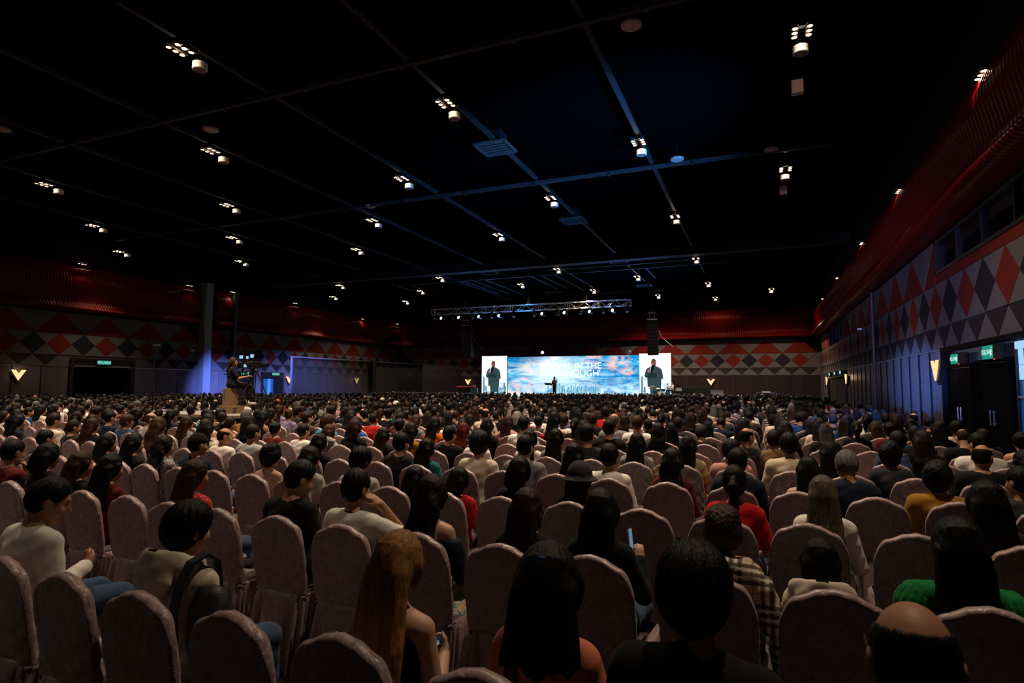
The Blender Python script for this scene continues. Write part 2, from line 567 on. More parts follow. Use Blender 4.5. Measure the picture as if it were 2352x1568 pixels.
# door frame of the dark opening
d1 = empty('door_1', (XL, (DL0 + DL1) / 2, 0), PI / 2); struct(d1)
fb = MB(); hw = (DL1 - DL0) / 2
fb.box((-hw - .1, 0, DLZ / 2), (.1, .1, DLZ / 2)); fb.box((hw + .1, 0, DLZ / 2), (.1, .1, DLZ / 2)); fb.box((0, 0, DLZ + .06), (hw + .2, .1, .06))
fb.build('door_frame', m_wood, d1)
for s_ in (-1, 1):
    dl = MB().box((s_ * (hw - .05), 1.0, 1.15), (.04, .75, 1.15)).build('door_leaf', m_black, d1)
    MB().tube((s_ * (hw - .12), .5, 1.05), (s_ * (hw - .12), .5, 1.35), .02).build('door_handle', m_steel, dl)

# doors on the left wall beyond the pillars: one shut, one glazed and lit
d2 = empty('door_2', (XL, 35.2, 0), PI / 2); struct(d2)
MB().box((0, .02, 1.2), (.85, .04, 1.2)).build('door_leaf', m_black, d2)
fb = MB(); fb.box((-.95, -.02, 1.25), (.07, .07, 1.25)); fb.box((.95, -.02, 1.25), (.07, .07, 1.25)); fb.box((0, -.02, 2.5), (1.02, .07, .06)); fb.build('door_frame', m_wood, d2)
d3 = empty('door_3', (XL, 38.25, 0), PI / 2); struct(d3)
MB().box((.65, .02, 1.2), (.5, .04, 1.2)).build('door_leaf', m_black, d3)
MB().box((-.5, .03, 1.2), (.58, .02, 1.15)).build('door_glass', mat('teal_lit_glass', (.02, .1, .16), .15, emit=(.03, .20, .42), strength=.16), d3)
MB().box((-.36, .0, 1.2), (.16, .02, 1.15)).build('door_pane', mat('bright_pane', (.05, .2, .3), .15, emit=(.16, .42, .8), strength=.28), d3)
fb = MB(); fb.box((-1.15, -.02, 1.25), (.06, .07, 1.25)); fb.box((1.15, -.02, 1.25), (.06, .07, 1.25)); fb.box((0, -.02, 2.5), (1.2, .07, .06)); fb.box((.12, -.02, 1.25), (.03, .05, 1.2)); fb.build('door_frame', m_wood, d3)
MB().box((0, 0, 2.72), (1.15, .03, .16)).build('door_header', m_wood, d3)

# right wall: far dark doorway between its sconces
d4 = empty('door_4', (XR, 45.1, 0), -PI / 2); struct(d4)
MB().box((-2.3, 0, 1.2), (2.2, .05, 1.2)).build('door_leaf', m_black, d4); MB().box((2.3, 0, 1.2), (2.2, .05, 1.2)).build('door_leaf', m_black, d4)
fb = MB(); fb.box((-4.75, -.05, 1.4), (.15, .1, 1.4)); fb.box((4.75, -.05, 1.4), (.15, .1, 1.4)); fb.box((0, -.05, 2.65), (4.9, .1, .2)); fb.build('door_frame', m_wood, d4)

# entrance recess at the near end of the right wall
m_doorblack = mat('door_black', (.002, .002, .002), .9, spec=.05)
m_bluewall = mat('lacquered_wall', (.10, .11, .13), .3, spec=.6)
rc = struct(MB().box((XR + RX + .1, (RY0 + RY1) / 2, 1.45), (.1, (RY1 - RY0) / 2 + .1, 1.45)).build('wall_recess', m_bluewall))
MB().box((XR + RX / 2, RY1 - .02, 1.45), (RX / 2 + .1, .06, 1.45)).build('recess_side', m_wallbase, rc)
MB().box((XR + RX / 2, (RY0 + RY1) / 2, 2.86), (RX / 2 + .1, (RY1 - RY0) / 2, .05)).build('recess_soffit', m_wallbase, rc)


def recess_door(n, y0, y1, zt):
    c = (y0 + y1) / 2; hw = (y1 - y0) / 2
    d = empty('door_%d' % n, (XR + RX, c, 0), -PI / 2); struct(d)
    for s_ in (-1, 1):
        lf = MB().box((s_ * hw / 2, -.06, zt / 2), (hw / 2 - .012, .04, zt / 2 - .02), bev=.005).build('door_leaf', m_doorblack, d)
        MB().tube((s_ * .12, -.14, .95), (s_ * .12, -.14, 1.3), .018).tube((s_ * .12, -.14, 1.0), (s_ * .12, -.09, 1.0), .012).tube((s_ * .12, -.14, 1.25), (s_ * .12, -.09, 1.25), .012).build('door_handle', m_steel, lf)
    fb = MB(); fb.box((-hw - .05, -.07, zt / 2), (.05, .06, zt / 2)); fb.box((hw + .05, -.07, zt / 2), (.05, .06, zt / 2)); fb.box((0, -.07, zt + .04), (hw + .1, .06, .04))
    fb.build('door_frame', m_doorblack, d)


recess_door(5, 18.1, 19.95, 2.34)
recess_door(6, 15.65, 17.6, 2.38)
recess_door(7, 11.6, 14.45, 2.4)
# lit glazed strip between the near doors
gz = empty('window_3', (XR + RX, 15.05, 0), -PI / 2); struct(gz)
MB().box((0, -.03, 2.52), (.36, .02, .24)).build('transom_pane', emis('lit_transom', (.34, .58, 1.0), 1.15), gz)
MB().box((.0, -.03, 2.12), (.20, .02, .15)).build('upper_pane', emis('lit_transom', (.34, .58, 1.0), 1.15), gz)
MB().box((.0, -.03, 1.2), (.20, .02, .75)).build('glass_pane', mat('blue_glass', (.01, .06, .14), .12, emit=(.02, .13, .42), strength=.22), gz)
MB().box((.0, -.06, 1.62), (.2, .03, .02)).build('push_bar', m_steel, gz)
MB().box((-.23, -.04, 1.3), (.03, .05, 1.3)).box((.23, -.04, 1.3), (.03, .05, 1.3)).build('window_frame', m_blackmetal, gz)

# ---------------------------------------------------------------- floor-standing dark screen of gauze by the far corner
m_gauze = mat('black_gauze', (.006, .006, .007), .9, alpha=.45)
m_bluegrey = mat('bluegrey_post', (.09, .10, .12), .6)
sc = empty('gauze_screen', (-32, 34.6, 0)); tag(sc, 'tall black gauze screen on a thin frame in the far corner', 'screen')
pts = [(-32.0, 34.6), (-31.3, 43.6), (-31.0, 51.5), (-27.6, 53.0)]
for i, ((x0, y0), (x1, y1)) in enumerate(zip(pts[:-1], pts[1:])):
    L_ = math.hypot(x1 - x0, y1 - y0); a = math.atan2(y1 - y0, x1 - x0)
    loc = ((x0 + x1) / 2 + 32, (y0 + y1) / 2 - 34.6, 0)
    MB().box((0, 0, 1.95), (L_ / 2, .008, 1.95)).build('gauze_panel', m_gauze, sc, loc=loc, rot=(0, 0, a))
    MB().box((0, 0, 3.93), (L_ / 2, .05, .045)).build('top_rail', m_bluegrey if i == 0 else m_blackmetal, sc, loc=loc, rot=(0, 0, a))
for i, (x, y) in enumerate(pts):
    w_ = .26 if i == 1 else .06
    MB().box((0, 0, 1.98), (w_, w_, 1.98)).build('post', m_bluegrey if i == 0 else m_black, sc, loc=(x + 32, y - 34.6, 0))

# V shaped wall sconces -------------------------------------------------------
m_sconce = emis('sconce_glow', (1.0, .62, .30), 1.3)
m_sconce_dark = mat('sconce_shadow_tone', (.05, .03, .02), .4, metal=.7)


def vpoly(w, h, t):
    return [(0, 0), (w / 2, h), (w / 2 - t, h), (0, t * 1.9), (-w / 2 + t, h), (-w / 2, h)]


def sconce(loc, rz, lab):
    s = empty('wall_sconce', loc, rz)
    for k in (0, 1):
        pl = vpoly(.72, .58, .2)
        lft = [pl[0], pl[3], pl[4], pl[5]]; rgt = [pl[0], pl[1], pl[2], pl[3]]
        if k == 0:
            MB().prism(rgt, -.16, -.12).prism(lft, -.16, -.12).build('glowing_face', m_sconce, s)
        else:
            MB().prism([(x, z - .12) for x, z in rgt], -.1, 0).prism([(x, z - .12) for x, z in lft], -.1, 0).build('shadow_v', m_sconce_dark, s)  # dark V set lower is the sconce's shadow, modelled as a solid
    L = bpy.data.lights.new('sconce_light', 'POINT'); L.energy = 6; L.color = (1, .6, .3); L.shadow_soft_size = .15
    lo = bpy.data.objects.new('sconce_light', L); COL.objects.link(lo); lo.parent = s; lo.location = (0, -.3, .4)
    tag(s, lab, 'wall light', 'V shaped wall sconces')


sconce((-4.07, YB - .03, 1.94), 0, 'V shaped warm wall sconce on the stage wall beside the drum kit')
sconce((-28.6, YB - .03, 1.93), 0, 'V shaped warm wall sconce above the keyboard player')
sconce((XL + .05, 19.72, 2.02), PI / 2, 'V shaped warm wall sconce before the dark open doorway')
sconce((XL + .05, 39.95, 1.98), PI / 2, 'V shaped warm wall sconce beside the glazed lit door')
sconce((XL + .05, 49.25, 1.98), PI / 2, 'V shaped warm wall sconce behind the gauze screen')
sconce((XR - .05, 20.35, 2.0), -PI / 2, 'large V shaped warm wall sconce beside the exit doors')
sconce((XR - .05, 39.5, 2.0), -PI / 2, 'V shaped warm wall sconce on the near side of the far double door')
sconce((XR - .05, 50.5, 2.0), -PI / 2, 'V shaped warm wall sconce on the far side of the far double door')

# exit signs -------------------------------------------------------------------
m_exit = emis('exit_green', (.02, .38, .30), .75)
m_exit_txt = emis('exit_white', (.6, 1.0, .9), .9)
m_led = emis('red_led', (1, .03, .08), 1.5)


def text_obj(body, size, m, parent, loc, rot=(PI / 2, 0, 0), name='lettering', space=1.0, align='CENTER'):
    c = bpy.data.curves.new(name, 'FONT'); c.body = body; c.size = size; c.align_x = align; c.align_y = 'CENTER'
    c.extrude = .002; c.space_character = space; c.resolution_u = 3
    c.materials.append(m)
    tmp = bpy.data.objects.new('tmp_text', c); COL.objects.link(tmp)
    dg = bpy.context.evaluated_depsgraph_get(); dg.update()
    me = bpy.data.meshes.new_from_object(tmp.evaluated_get(dg)); me.name = name
    bpy.data.objects.remove(tmp); bpy.data.curves.remove(c)
    return obj(name, me, m, parent, loc, rot)


def exit_sign(loc, rz, lab, w=.62, h=.2, case=False):
    s = empty('exit_sign', loc, rz)
    MB().box((0, .0, 0), (w / 2 + .02, .05, h / 2 + .02), bev=.01).build('sign_case', m_black, s)
    MB().box((0, -.052, 0), (w / 2, .004, h / 2)).build('sign_face', m_exit, s)
    text_obj('KELUAR', min(h * .78, w * .24), m_exit_txt, s, (-w * .12, -.06, 0), name='lettering')
    # running figure at the end of the sign
    r = MB(); x = w * .38
    r.lathe([(0, -.003), (.018, -.003), (.018, .003), (0, .003)], 8, (x + .02, -.06, h * .3), Matrix.Rotation(PI / 2, 4, 'X'))
    r.tube((x + .015, -.06, h * .18), (x - .01, -.06, -h * .05), .016, n=5).tube((x - .01, -.06, -h * .05), (x + .04, -.06, -h * .2), .01, n=5).tube((x - .01, -.06, -h * .05), (x - .05, -.06, -h * .3), .01, n=5).tube((x, -.06, h * .15), (x + .05, -.06, h * .02), .008, n=5)
    r.build('running_figure', m_exit_txt, s)
    if case:
        MB().box((w / 2 + .16, .02, .0), (.1, .07, h / 2 + .02)).build('battery_box', mat('tan_box', (.03, .018, .01), .8, spec=.1), s)
        MB().lathe([(0, 0), (.016, 0), (.016, .02), (0, .02)], 8, (w / 2 + .08, -.05, -h / 2 - .02), Matrix.Rotation(PI / 2, 4, 'X')).build('indicator_led', m_led, s)
    tag(s, lab, 'sign', 'green exit signs')


exit_sign((XL + .12, 24.3, 3.16), PI / 2, 'green exit sign hanging over the dark open doorway', .8, .24)
exit_sign((XL + .1, 38.45, 2.74), PI / 2, 'green exit sign over the glazed lit door', .8, .22)
exit_sign((XL + .1, 35.2, 2.74), PI / 2, 'green exit sign behind the camera tripods', .8, .22)
exit_sign((XR - .02, 18.95, 2.56), -PI / 2, 'green exit sign over the door next to the V sconce', .62, .26, True)
exit_sign((XR - .02, 16.45, 2.6), -PI / 2, 'larger green exit sign over the door next to the lit glass', .66, .3, True)
for k, y in enumerate((41.5, 44.4, 47.6)):
    exit_sign((XR - .2, y, 2.72), -PI / 2, 'small green exit sign over the far double door, %s one along' % ORD[k], .7, .24)

# conduit pole with bracket on the right wall, wall camera on the left wall
p = empty('conduit_pole', (XR - .14, 30.3, 0)); tag(p, 'thin steel conduit pole running up the patterned wall', 'pole')
MB().tube((0, 0, 0), (0, 0, 6.0), .06, n=10).build('pole', mat('dull_conduit', (.06, .06, .065), .5), p)
MB().tube((0, 0, 4.3), (-.5, -.2, 4.35), .02).box((-.55, -.22, 4.37), (.09, .07, .04)).build('bracket_arm', m_steel, p)
p = empty('security_camera', (XL + .1, 30.3, 4.25)); tag(p, 'small white security camera beside the blue lit pillar', 'camera')
MB().box((.25, -.1, 0), (.16, .08, .07), bev=.02).build('camera_body', m_white, p)
MB().tube((0, 0, .12), (.22, -.08, .05), .025).build('wall_arm', m_white, p)
# ------------------------------------------------------------------ ceiling grid
m_diff = mat('air_diffuser_white', (.06, .06, .06), .7, spec=.1)
LX = [1.07 - 4.51 * i for i in range(9)]
rail_y = MB().box((0, 0, 0), (.06, .5, .06)).mesh('rail_y'); rail_y.materials.append(m_rail)
for i, x in enumerate(LX[1:8]):
    r = MB().box((0, 0, 0), (.065, (35.6 - 8) / 2, .06)).build('ceiling_rail', m_rail, None, loc=(x, 21.8, 9.99))
    tag(r, 'grey ceiling rail running towards the stage, %s from the door wall' % ORD[i], 'rail', 'ceiling rails')
    h_ = MB()
    for y in range(9, 36, 4):
        h_.tube((0, y - 21.8, .06), (0, y - 21.8, ZC - 9.99), .012, n=5)
    h_.build('hanger_rod', m_blackmetal, r)
for k, y in enumerate((12.1, 21.45)):
    r = MB().box((0, 0, 0), (17.5, .065, .06)).build('ceiling_rail', m_rail, None, loc=(-15.0, y, 9.74))
    tag(r, 'grey ceiling rail crossing the hall, %s cross rail from the camera' % ORD[k], 'rail', 'ceiling cross rails')
    fl = MB()
    for x in range(-17, 18, 3):
        fl.box((x, 0, .0), (.05, .085, .085))
    fl.build('rail_joint', m_blackmetal, r)
bk = struct(MB().box((-16.3, 36.6, 9.95), (21.0, .35, .3)).build('beam_1', mat('bulkhead_paint', (.02, .021, .026), .7, spec=.15)))
stage_rails = []
for k, (y, x0, x1) in enumerate(((40.15, -27.0, 1.0), (50.0, -24.0, 0.0), (38.6, -13.5, -4.0))):
    r = MB().box((0, 0, 0), ((x1 - x0) / 2, .06, .05)).build('ceiling_rail', m_rail, None, loc=((x0 + x1) / 2, y, 9.82))
    tag(r, ['bluish cross rail over the stage end, just past the beam', 'bluish cross rail over the stage end, near the stage wall', 'short bluish cross rail next to the beam'][k], 'rail', 'ceiling cross rails')
n = 0
for x, y0, y1 in ((LX[3], 36.9, 54), (LX[5], 36.9, 52), (LX[2], 36.9, 46), (LX[1], 38, 44), (-15.4, 40, 47), (-14.6, 40, 47), (-13.6, 40.0, 49), (-21.0, 40, 48), (-20.2, 40, 48), (-19.2, 40.0, 50), (-26.0, 40, 47), (-27.2, 40, 47), (-7.0, 40.2, 45)):
    r = MB().box((0, 0, 0), (.05, (y1 - y0) / 2, .05)).build('ceiling_rail', m_rail, None, loc=(x, (y0 + y1) / 2, 9.95))
    n += 1
    tag(r, 'thin ceiling rail above the stage truss, %s of the lengthwise ones' % ORD[n - 1], 'rail', 'thin rails above the truss')
diff_me = None
for k, (x, y) in enumerate(((-8.1, 18.0), (-8.2, 27.6), (-8.25, 37.6), (-17.6, 38.2), (-16.2, 48.3), (-8.3, 47.6))):
    d = empty('air_diffuser', (x, y, 9.9)); tag(d, 'square white air diffuser on the dark ceiling, ' + ('nearest the camera' if k == 0 else 'before the cross beam' if k == 1 else 'past the beam, nearer the door wall' if k == 2 else 'past the beam, over the hall middle' if k == 3 else 'over the truss middle' if k == 4 else 'over the truss end by the doors'), 'air diffuser', 'square air diffusers')
    fr = MB()
    for a, b in (((-.55, 0), (.04, .55)), ((.55, 0), (.04, .55)), ((0, -.55), (.55, .04)), ((0, .55), (.55, .04))):
        fr.box((a[0], a[1], -.03), (b[0], b[1], .03))
    fr.build('frame', m_diff, d)
    MB().box((0, 0, .02), (.52, .52, .01)).build('plate', m_diff, d)
    MB().box((0, 0, .27), (.3, .3, .25)).build('duct_neck', m_black, d)
    if diff_me is None:
        diff_me = MB().box((0, 0, 0), (.5, .03, .012)).mesh('vane'); diff_me.materials.append(m_diff)
    for q in range(5):
        obj('vane', diff_me, None, d, (0, -.4 + q * .2, -.02), (.5, 0, 0))
spk_me = MB().lathe([(.0, 0), (.2, 0), (.23, .02), (.23, .07), (0, .07)], 20).mesh('ceiling_speaker'); spk_me.materials.append(mat('speaker_grille', (.34, .25, .25), .8))
for k, (x, y) in enumerate(((-2.41, 12.62), (-2.47, 20.98), (.57, 21.33), (-15.78, 21.57), (-15.59, 13.06), (-21.65, 10.6))):
    d = obj('ceiling_speaker', spk_me, None, None, (x, y, 9.7))
    tag(d, 'round flush ceiling speaker, ' + ['at the crossing of the nearest rails', 'beside the second cross rail', 'nearest the door wall', 'over the hall middle', 'beside the hanging lamps over the camera platform', 'at the far side of the ceiling'][k], 'speaker', 'round ceiling speakers')
    MB().tube((0, 0, .07), (0, 0, .7), .01, n=5).build('drop_rod', m_black, d)

# ------------------------------------------------------------------ hall lamps
m_bulb = emis('warm_bulb', (1.0, .78, .50), 22.0)
m_rim = mat('bulb_rim', (.25, .17, .1), .4, metal=.6)
housing = MB()
housing.box((-.15, 0, .07), (.075, .30, .05), bev=.012).box((.15, 0, .07), (.075, .30, .05), bev=.012).box((0, 0, .13), (.2, .06, .02))
housing.tube((0, 0, .14), (0, 0, .2), .02)
housing = housing.mesh('lamp_housing'); housing.materials.append(m_blackmetal)
bulb_me = MB().lathe([(0, -.012), (.052, -.004), (.055, .02), (0, .02)], 14).mesh('bulb', True); bulb_me.materials.append(m_bulb)
rim_me = MB().lathe([(.056, -.012), (.07, -.012), (.07, .02), (.056, .02)], 14, caps=False).mesh('bulb_rim'); rim_me.materials.append(m_rim)
drum_me = MB().lathe([(0, 0), (.155, 0), (.17, .012), (.17, .075), (.155, .08), (.155, .10), (.17, .105), (.17, .17), (.15, .185), (0, .185)], 22).mesh('drum', False); drum_me.materials.append(m_white)
drum_bot = MB().lathe([(0, -.004), (.15, -.004), (.15, .002), (0, .002)], 22).mesh('drum_face'); drum_bot.materials.append(mat('drum_face_grille', (.20, .13, .13), .8))
rod_me = MB().tube((0, 0, 0), (0, 0, .7), .012, n=6).mesh('drop_rod'); rod_me.materials.append(m_blackmetal)
rod_s = MB().tube((0, 0, 0), (0, 0, .05), .012, n=6).mesh('drop_rod_short'); rod_s.materials.append(m_blackmetal)
rod_s2 = MB().tube((0, 0, 0), (0, 0, .265), .012, n=6).mesh('drop_rod_mid'); rod_s2.materials.append(m_blackmetal)
rod_l = MB().tube((0, 0, 0), (0, 0, .74), .012, n=6).mesh('drop_rod_long'); rod_l.materials.append(m_blackmetal)
GRID = [(3, 0), (5, 1), (7, 0), (6, 1), (7, 2), (8, 3), (4, 1), (5, 2), (6, 3), (7, 4), (2, 1), (3, 2), (4, 3), (5, 4), (1, 2), (2, 3), (3, 4), (1, 4), (0, 1), (0, 3), (1, 6), (1, 8), (1, 10), (0, 9), (3, 6), (5, 6), (3, 8), (2, 7), (7, 6), (8, 7), (6, 7), (7, 8), (4, 7), (2, 9), (1, 0), (5, 0), (2, -1), (4, -1), (0, -1), (6, -1), (3, -2), (5, -2), (2, -3), (4, -3)]
GRID = sorted(set(GRID) - {(5, 1), (7, 0)}, key=lambda t: (t[1], t[0]))
# lamps actually measured further back sit a little nearer than the regular grid
for (i, j) in GRID:
    x = LX[i]; y = 9.5 + 4.73 * j - (0.35 if j in (3, 4) else 1.6 if j == 10 else 0)
    L = empty('hanging_lamp', (x, y, 9.7))
    on_rail = 1 <= i <= 7 and 0 <= j <= 4
    obj('lamp_housing', housing, None, L); obj('drop_rod', rod_s if on_rail else rod_me, None, L, (0, 0, .18))
    for sx in (-.15, .15):
        for sy in (-.18, 0, .18):
            b = obj('bulb', bulb_me, None, L, (sx, sy, .005)); obj('bulb_rim', rim_me, None, b)
    w = LAMP_W * ({1: 1.2, 0: 1.5, -1: .75, -2: .5, -3: .2}.get(j, .06 if j == 10 else 1.3 if j >= 8 else 1.0)) * (.35 if i == 8 else .6 if i == 0 else 1)
    s = spot('lamp_light', (0, 0, -.04), (0, 0, -1), w, LAMP_COL, 136 if j >= 8 else 106 if j < -1 else 100 if j in (0, 1) else 80, 1.0, .16)
    s.parent = L
    if j >= 0:
        G = bpy.data.lights.new('bulb_glow', 'POINT'); G.energy = 9; G.color = LAMP_COL; G.shadow_soft_size = .05
        go = bpy.data.objects.new('bulb_glow', G); COL.objects.link(go); go.parent = L; go.location = (0, .1, -.12)
    where = '%s row behind camera' % ORD[-j - 1] if j < 0 else '%s lamp row' % ORD[j]
    tag(L, 'hanging lamp of six warm bulbs, %s, %s from the door wall' % (where, ORD[i]), 'ceiling light', 'six bulb hanging lamps')
    D = empty('drum_speaker', (x, y + .55, 9.48))
    obj('drum', drum_me, None, D); obj('drum_face', drum_bot, None, D); obj('drop_rod', rod_s2 if on_rail else rod_l, None, D, (0, 0, .18))
    tag(D, 'white drum speaker, %s, %s from the door wall' % (where, ORD[i]), 'speaker', 'white drum speakers')
    if i == 0 and j in (1, 3):
        B = empty('junction_box', (x - .05, y + 1.2, 9.0 if j == 1 else 9.3))
        MB().box((0, 0, 0), (.13, .08, .17), bev=.01).build('box_body', mat('pinkish_box', (.4, .26, .26), .7), B)
        MB().tube((-.1, 0, .17), (-.1, 0, ZC - (9.0 if j == 1 else 9.3)), .006, n=5).build('cable', m_rail, B)
        tag(B, 'small grey box dangling below the hanging lamp, ' + ('nearest the camera' if j == 1 else 'second one along'), 'box', 'dangling boxes')

# added can and two blue spots, made up to tint the far side wall
wc = empty('added_wash_can', (-28.4, 26.5, 9.2)); tag(wc, 'added black wash can hung over the far side aisle', 'stage light')
MB().tube((0, 0, .1), (0, 0, ZC - 9.2), .015, n=6).box((0, 0, .12), (.12, .04, .02)).build('hanger', m_blackmetal, wc)
MB().lathe([(0, -.15), (.09, -.15), (.10, .12), (0, .1)], 14, (0, 0, 0), Matrix.Rotation(-.5, 4, 'Y') @ Matrix.Rotation(PI * .72, 4, 'X')).build('can', m_black, wc)
spot('added_blue_wash', (-28.4, 26.6, 9.0), (-37.2, 34.6, -1.0), 50000.0, (.16, .26, 1.0), 36, .9, .08)
spot('added_blue_wash', (-28.4, 26.6, 9.0), (-37.4, 44.0, -1.6), 56000.0, (.16, .26, 1.0), 32, .9, .08)

# wall washers along the top of the red cladding
wash_h = MB().box((0, 0, .06), (.3, .09, .05), bev=.01).box((0, .1, .12), (.03, .15, .02)).mesh('washer_housing'); wash_h.materials.append(m_blackmetal)
plate_me = MB().box((0, 0, 0), (.42, .12, .01)).mesh('reflector_plate'); plate_me.materials.append(m_white)


def washer(W, u, z, d, lab, bright=1.0, plate=True):
    L = empty('wall_washer', W.pos(u, z, d), W.rz)
    obj('washer_housing', wash_h, None, L)
    for q in (-.18, 0, .18):
        b = obj('bulb', bulb_me, None, L, (q, 0, 0)); obj('bulb_rim', rim_me, None, b)
    if plate:
        obj('reflector_plate', plate_me, None, L, (0.05, .15, -.3))
    t = W.pos(u, 6.2, .6)
    s = spot('washer_light', W.pos(u, z - .05, d), t, WALLLAMP_W * bright, LAMP_COL, 96, .8, .1)
    s.parent = L; s.matrix_parent_inverse = (Matrix.Translation(W.pos(u, z, d)) @ Matrix.Rotation(W.rz, 4, 'Z')).inverted()
    tag(L, lab, 'wall light', 'three bulb wall washers')


for k, (u, z) in enumerate(((22.4, 8.9), (29.6, 8.75), (33.3, 8.85), (39.9, 8.85), (49.4, 8.5), (55.6, 8.6))):
    washer(WL, u, z, .62, 'three bulb washer over the red cladding, %s along the far side wall' % ORD[k], 1.0, k in (0, 1, 3, 5))
for k, (u, z) in enumerate(((14.6, 8.22), (22.5, 8.22), (30.2, 8.22), (39.4, 8.22), (48.3, 8.22))):
    washer(WR, u, z, .46, 'three bulb washer over the red cladding, %s along the door wall' % ORD[k], 4.0 if k < 3 else 1.4, False)

# ------------------------------------------------------------------ stage
m_stage = mat('stage_carpet', (.03, .03, .035), .8)
st = empty('stage_platform', (-15.8, 52.6, 0)); tag(st, 'low dark stage platform under the screens', 'stage')
MB().box((0, 0, .80), (12.2, 3.2, .04)).build('deck', m_stage, st)
MB().box((0, -3.1, .38), (12.2, .04, .38)).box((0, 3.1, .38), (12.2, .04, .38)).box((-12.1, 0, .38), (.04, 3.1, .38)).box((12.1, 0, .38), (.04, 3.1, .38)).build('skirt', m_black, st)
ZS = .84


def ngrad(N, L, src, stops):
    r = N.new('ShaderNodeValToRGB'); e = r.color_ramp.elements
    while len(e) < len(stops):
        e.new(.5)
    for q, (p_, c) in zip(e, stops):
        q.position = p_; q.color = (*c, 1)
    L.new(src, r.inputs[0])
    return r.outputs[0]


def mixc(N, L, fac, a, b):
    m = N.new('ShaderNodeMix'); m.data_type = 'RGBA'
    if isinstance(fac, float):
        m.inputs[0].default_value = fac
    else:
        L.new(fac, m.inputs[0])
    for s, v in ((6, a), (7, b)):
        if isinstance(v, tuple):
            m.inputs[s].default_value = (*v, 1)
        else:
            L.new(v, m.inputs[s])
    return m.outputs[2]


def mth(N, L, op, a, b=None, clamp=False):
    m = N.new('ShaderNodeMath'); m.operation = op; m.use_clamp = clamp
    for i, v in enumerate((a, b)):
        if v is None:
            continue
        if isinstance(v, (int, float)):
            m.inputs[i].default_value = v
        else:
            L.new(v, m.inputs[i])
    return m.outputs[0]


def noise(N, L, vec, scale, detail=6, rough=.6, dist=0.0, sc=(1, 1, 1), off=(0, 0, 0)):
    mp = N.new('ShaderNodeMapping'); L.new(vec, mp.inputs[0]); mp.inputs['Scale'].default_value = sc; mp.inputs['Location'].default_value = off
    n = N.new('ShaderNodeTexNoise'); n.inputs['Scale'].default_value = scale; n.inputs['Detail'].default_value = detail
    n.inputs['Roughness'].default_value = rough; n.inputs['Distortion'].default_value = dist
    L.new(mp.outputs[0], n.inputs['Vector'])
    return n.outputs['Fac']


def blob(N, L, xs, zs, cx, cz, rx, rz):
    """soft elliptical mask 1 at the centre, 0 at the rim"""
    a = mth(N, L, 'MULTIPLY', mth(N, L, 'SUBTRACT', xs, cx), 1 / rx); b = mth(N, L, 'MULTIPLY', mth(N, L, 'SUBTRACT', zs, cz), 1 / rz)
    d = mth(N, L, 'SQRT', mth(N, L, 'ADD', mth(N, L, 'MULTIPLY', a, a), mth(N, L, 'MULTIPLY', b, b)))
    return mth(N, L, 'SUBTRACT', 1.0, d, True)


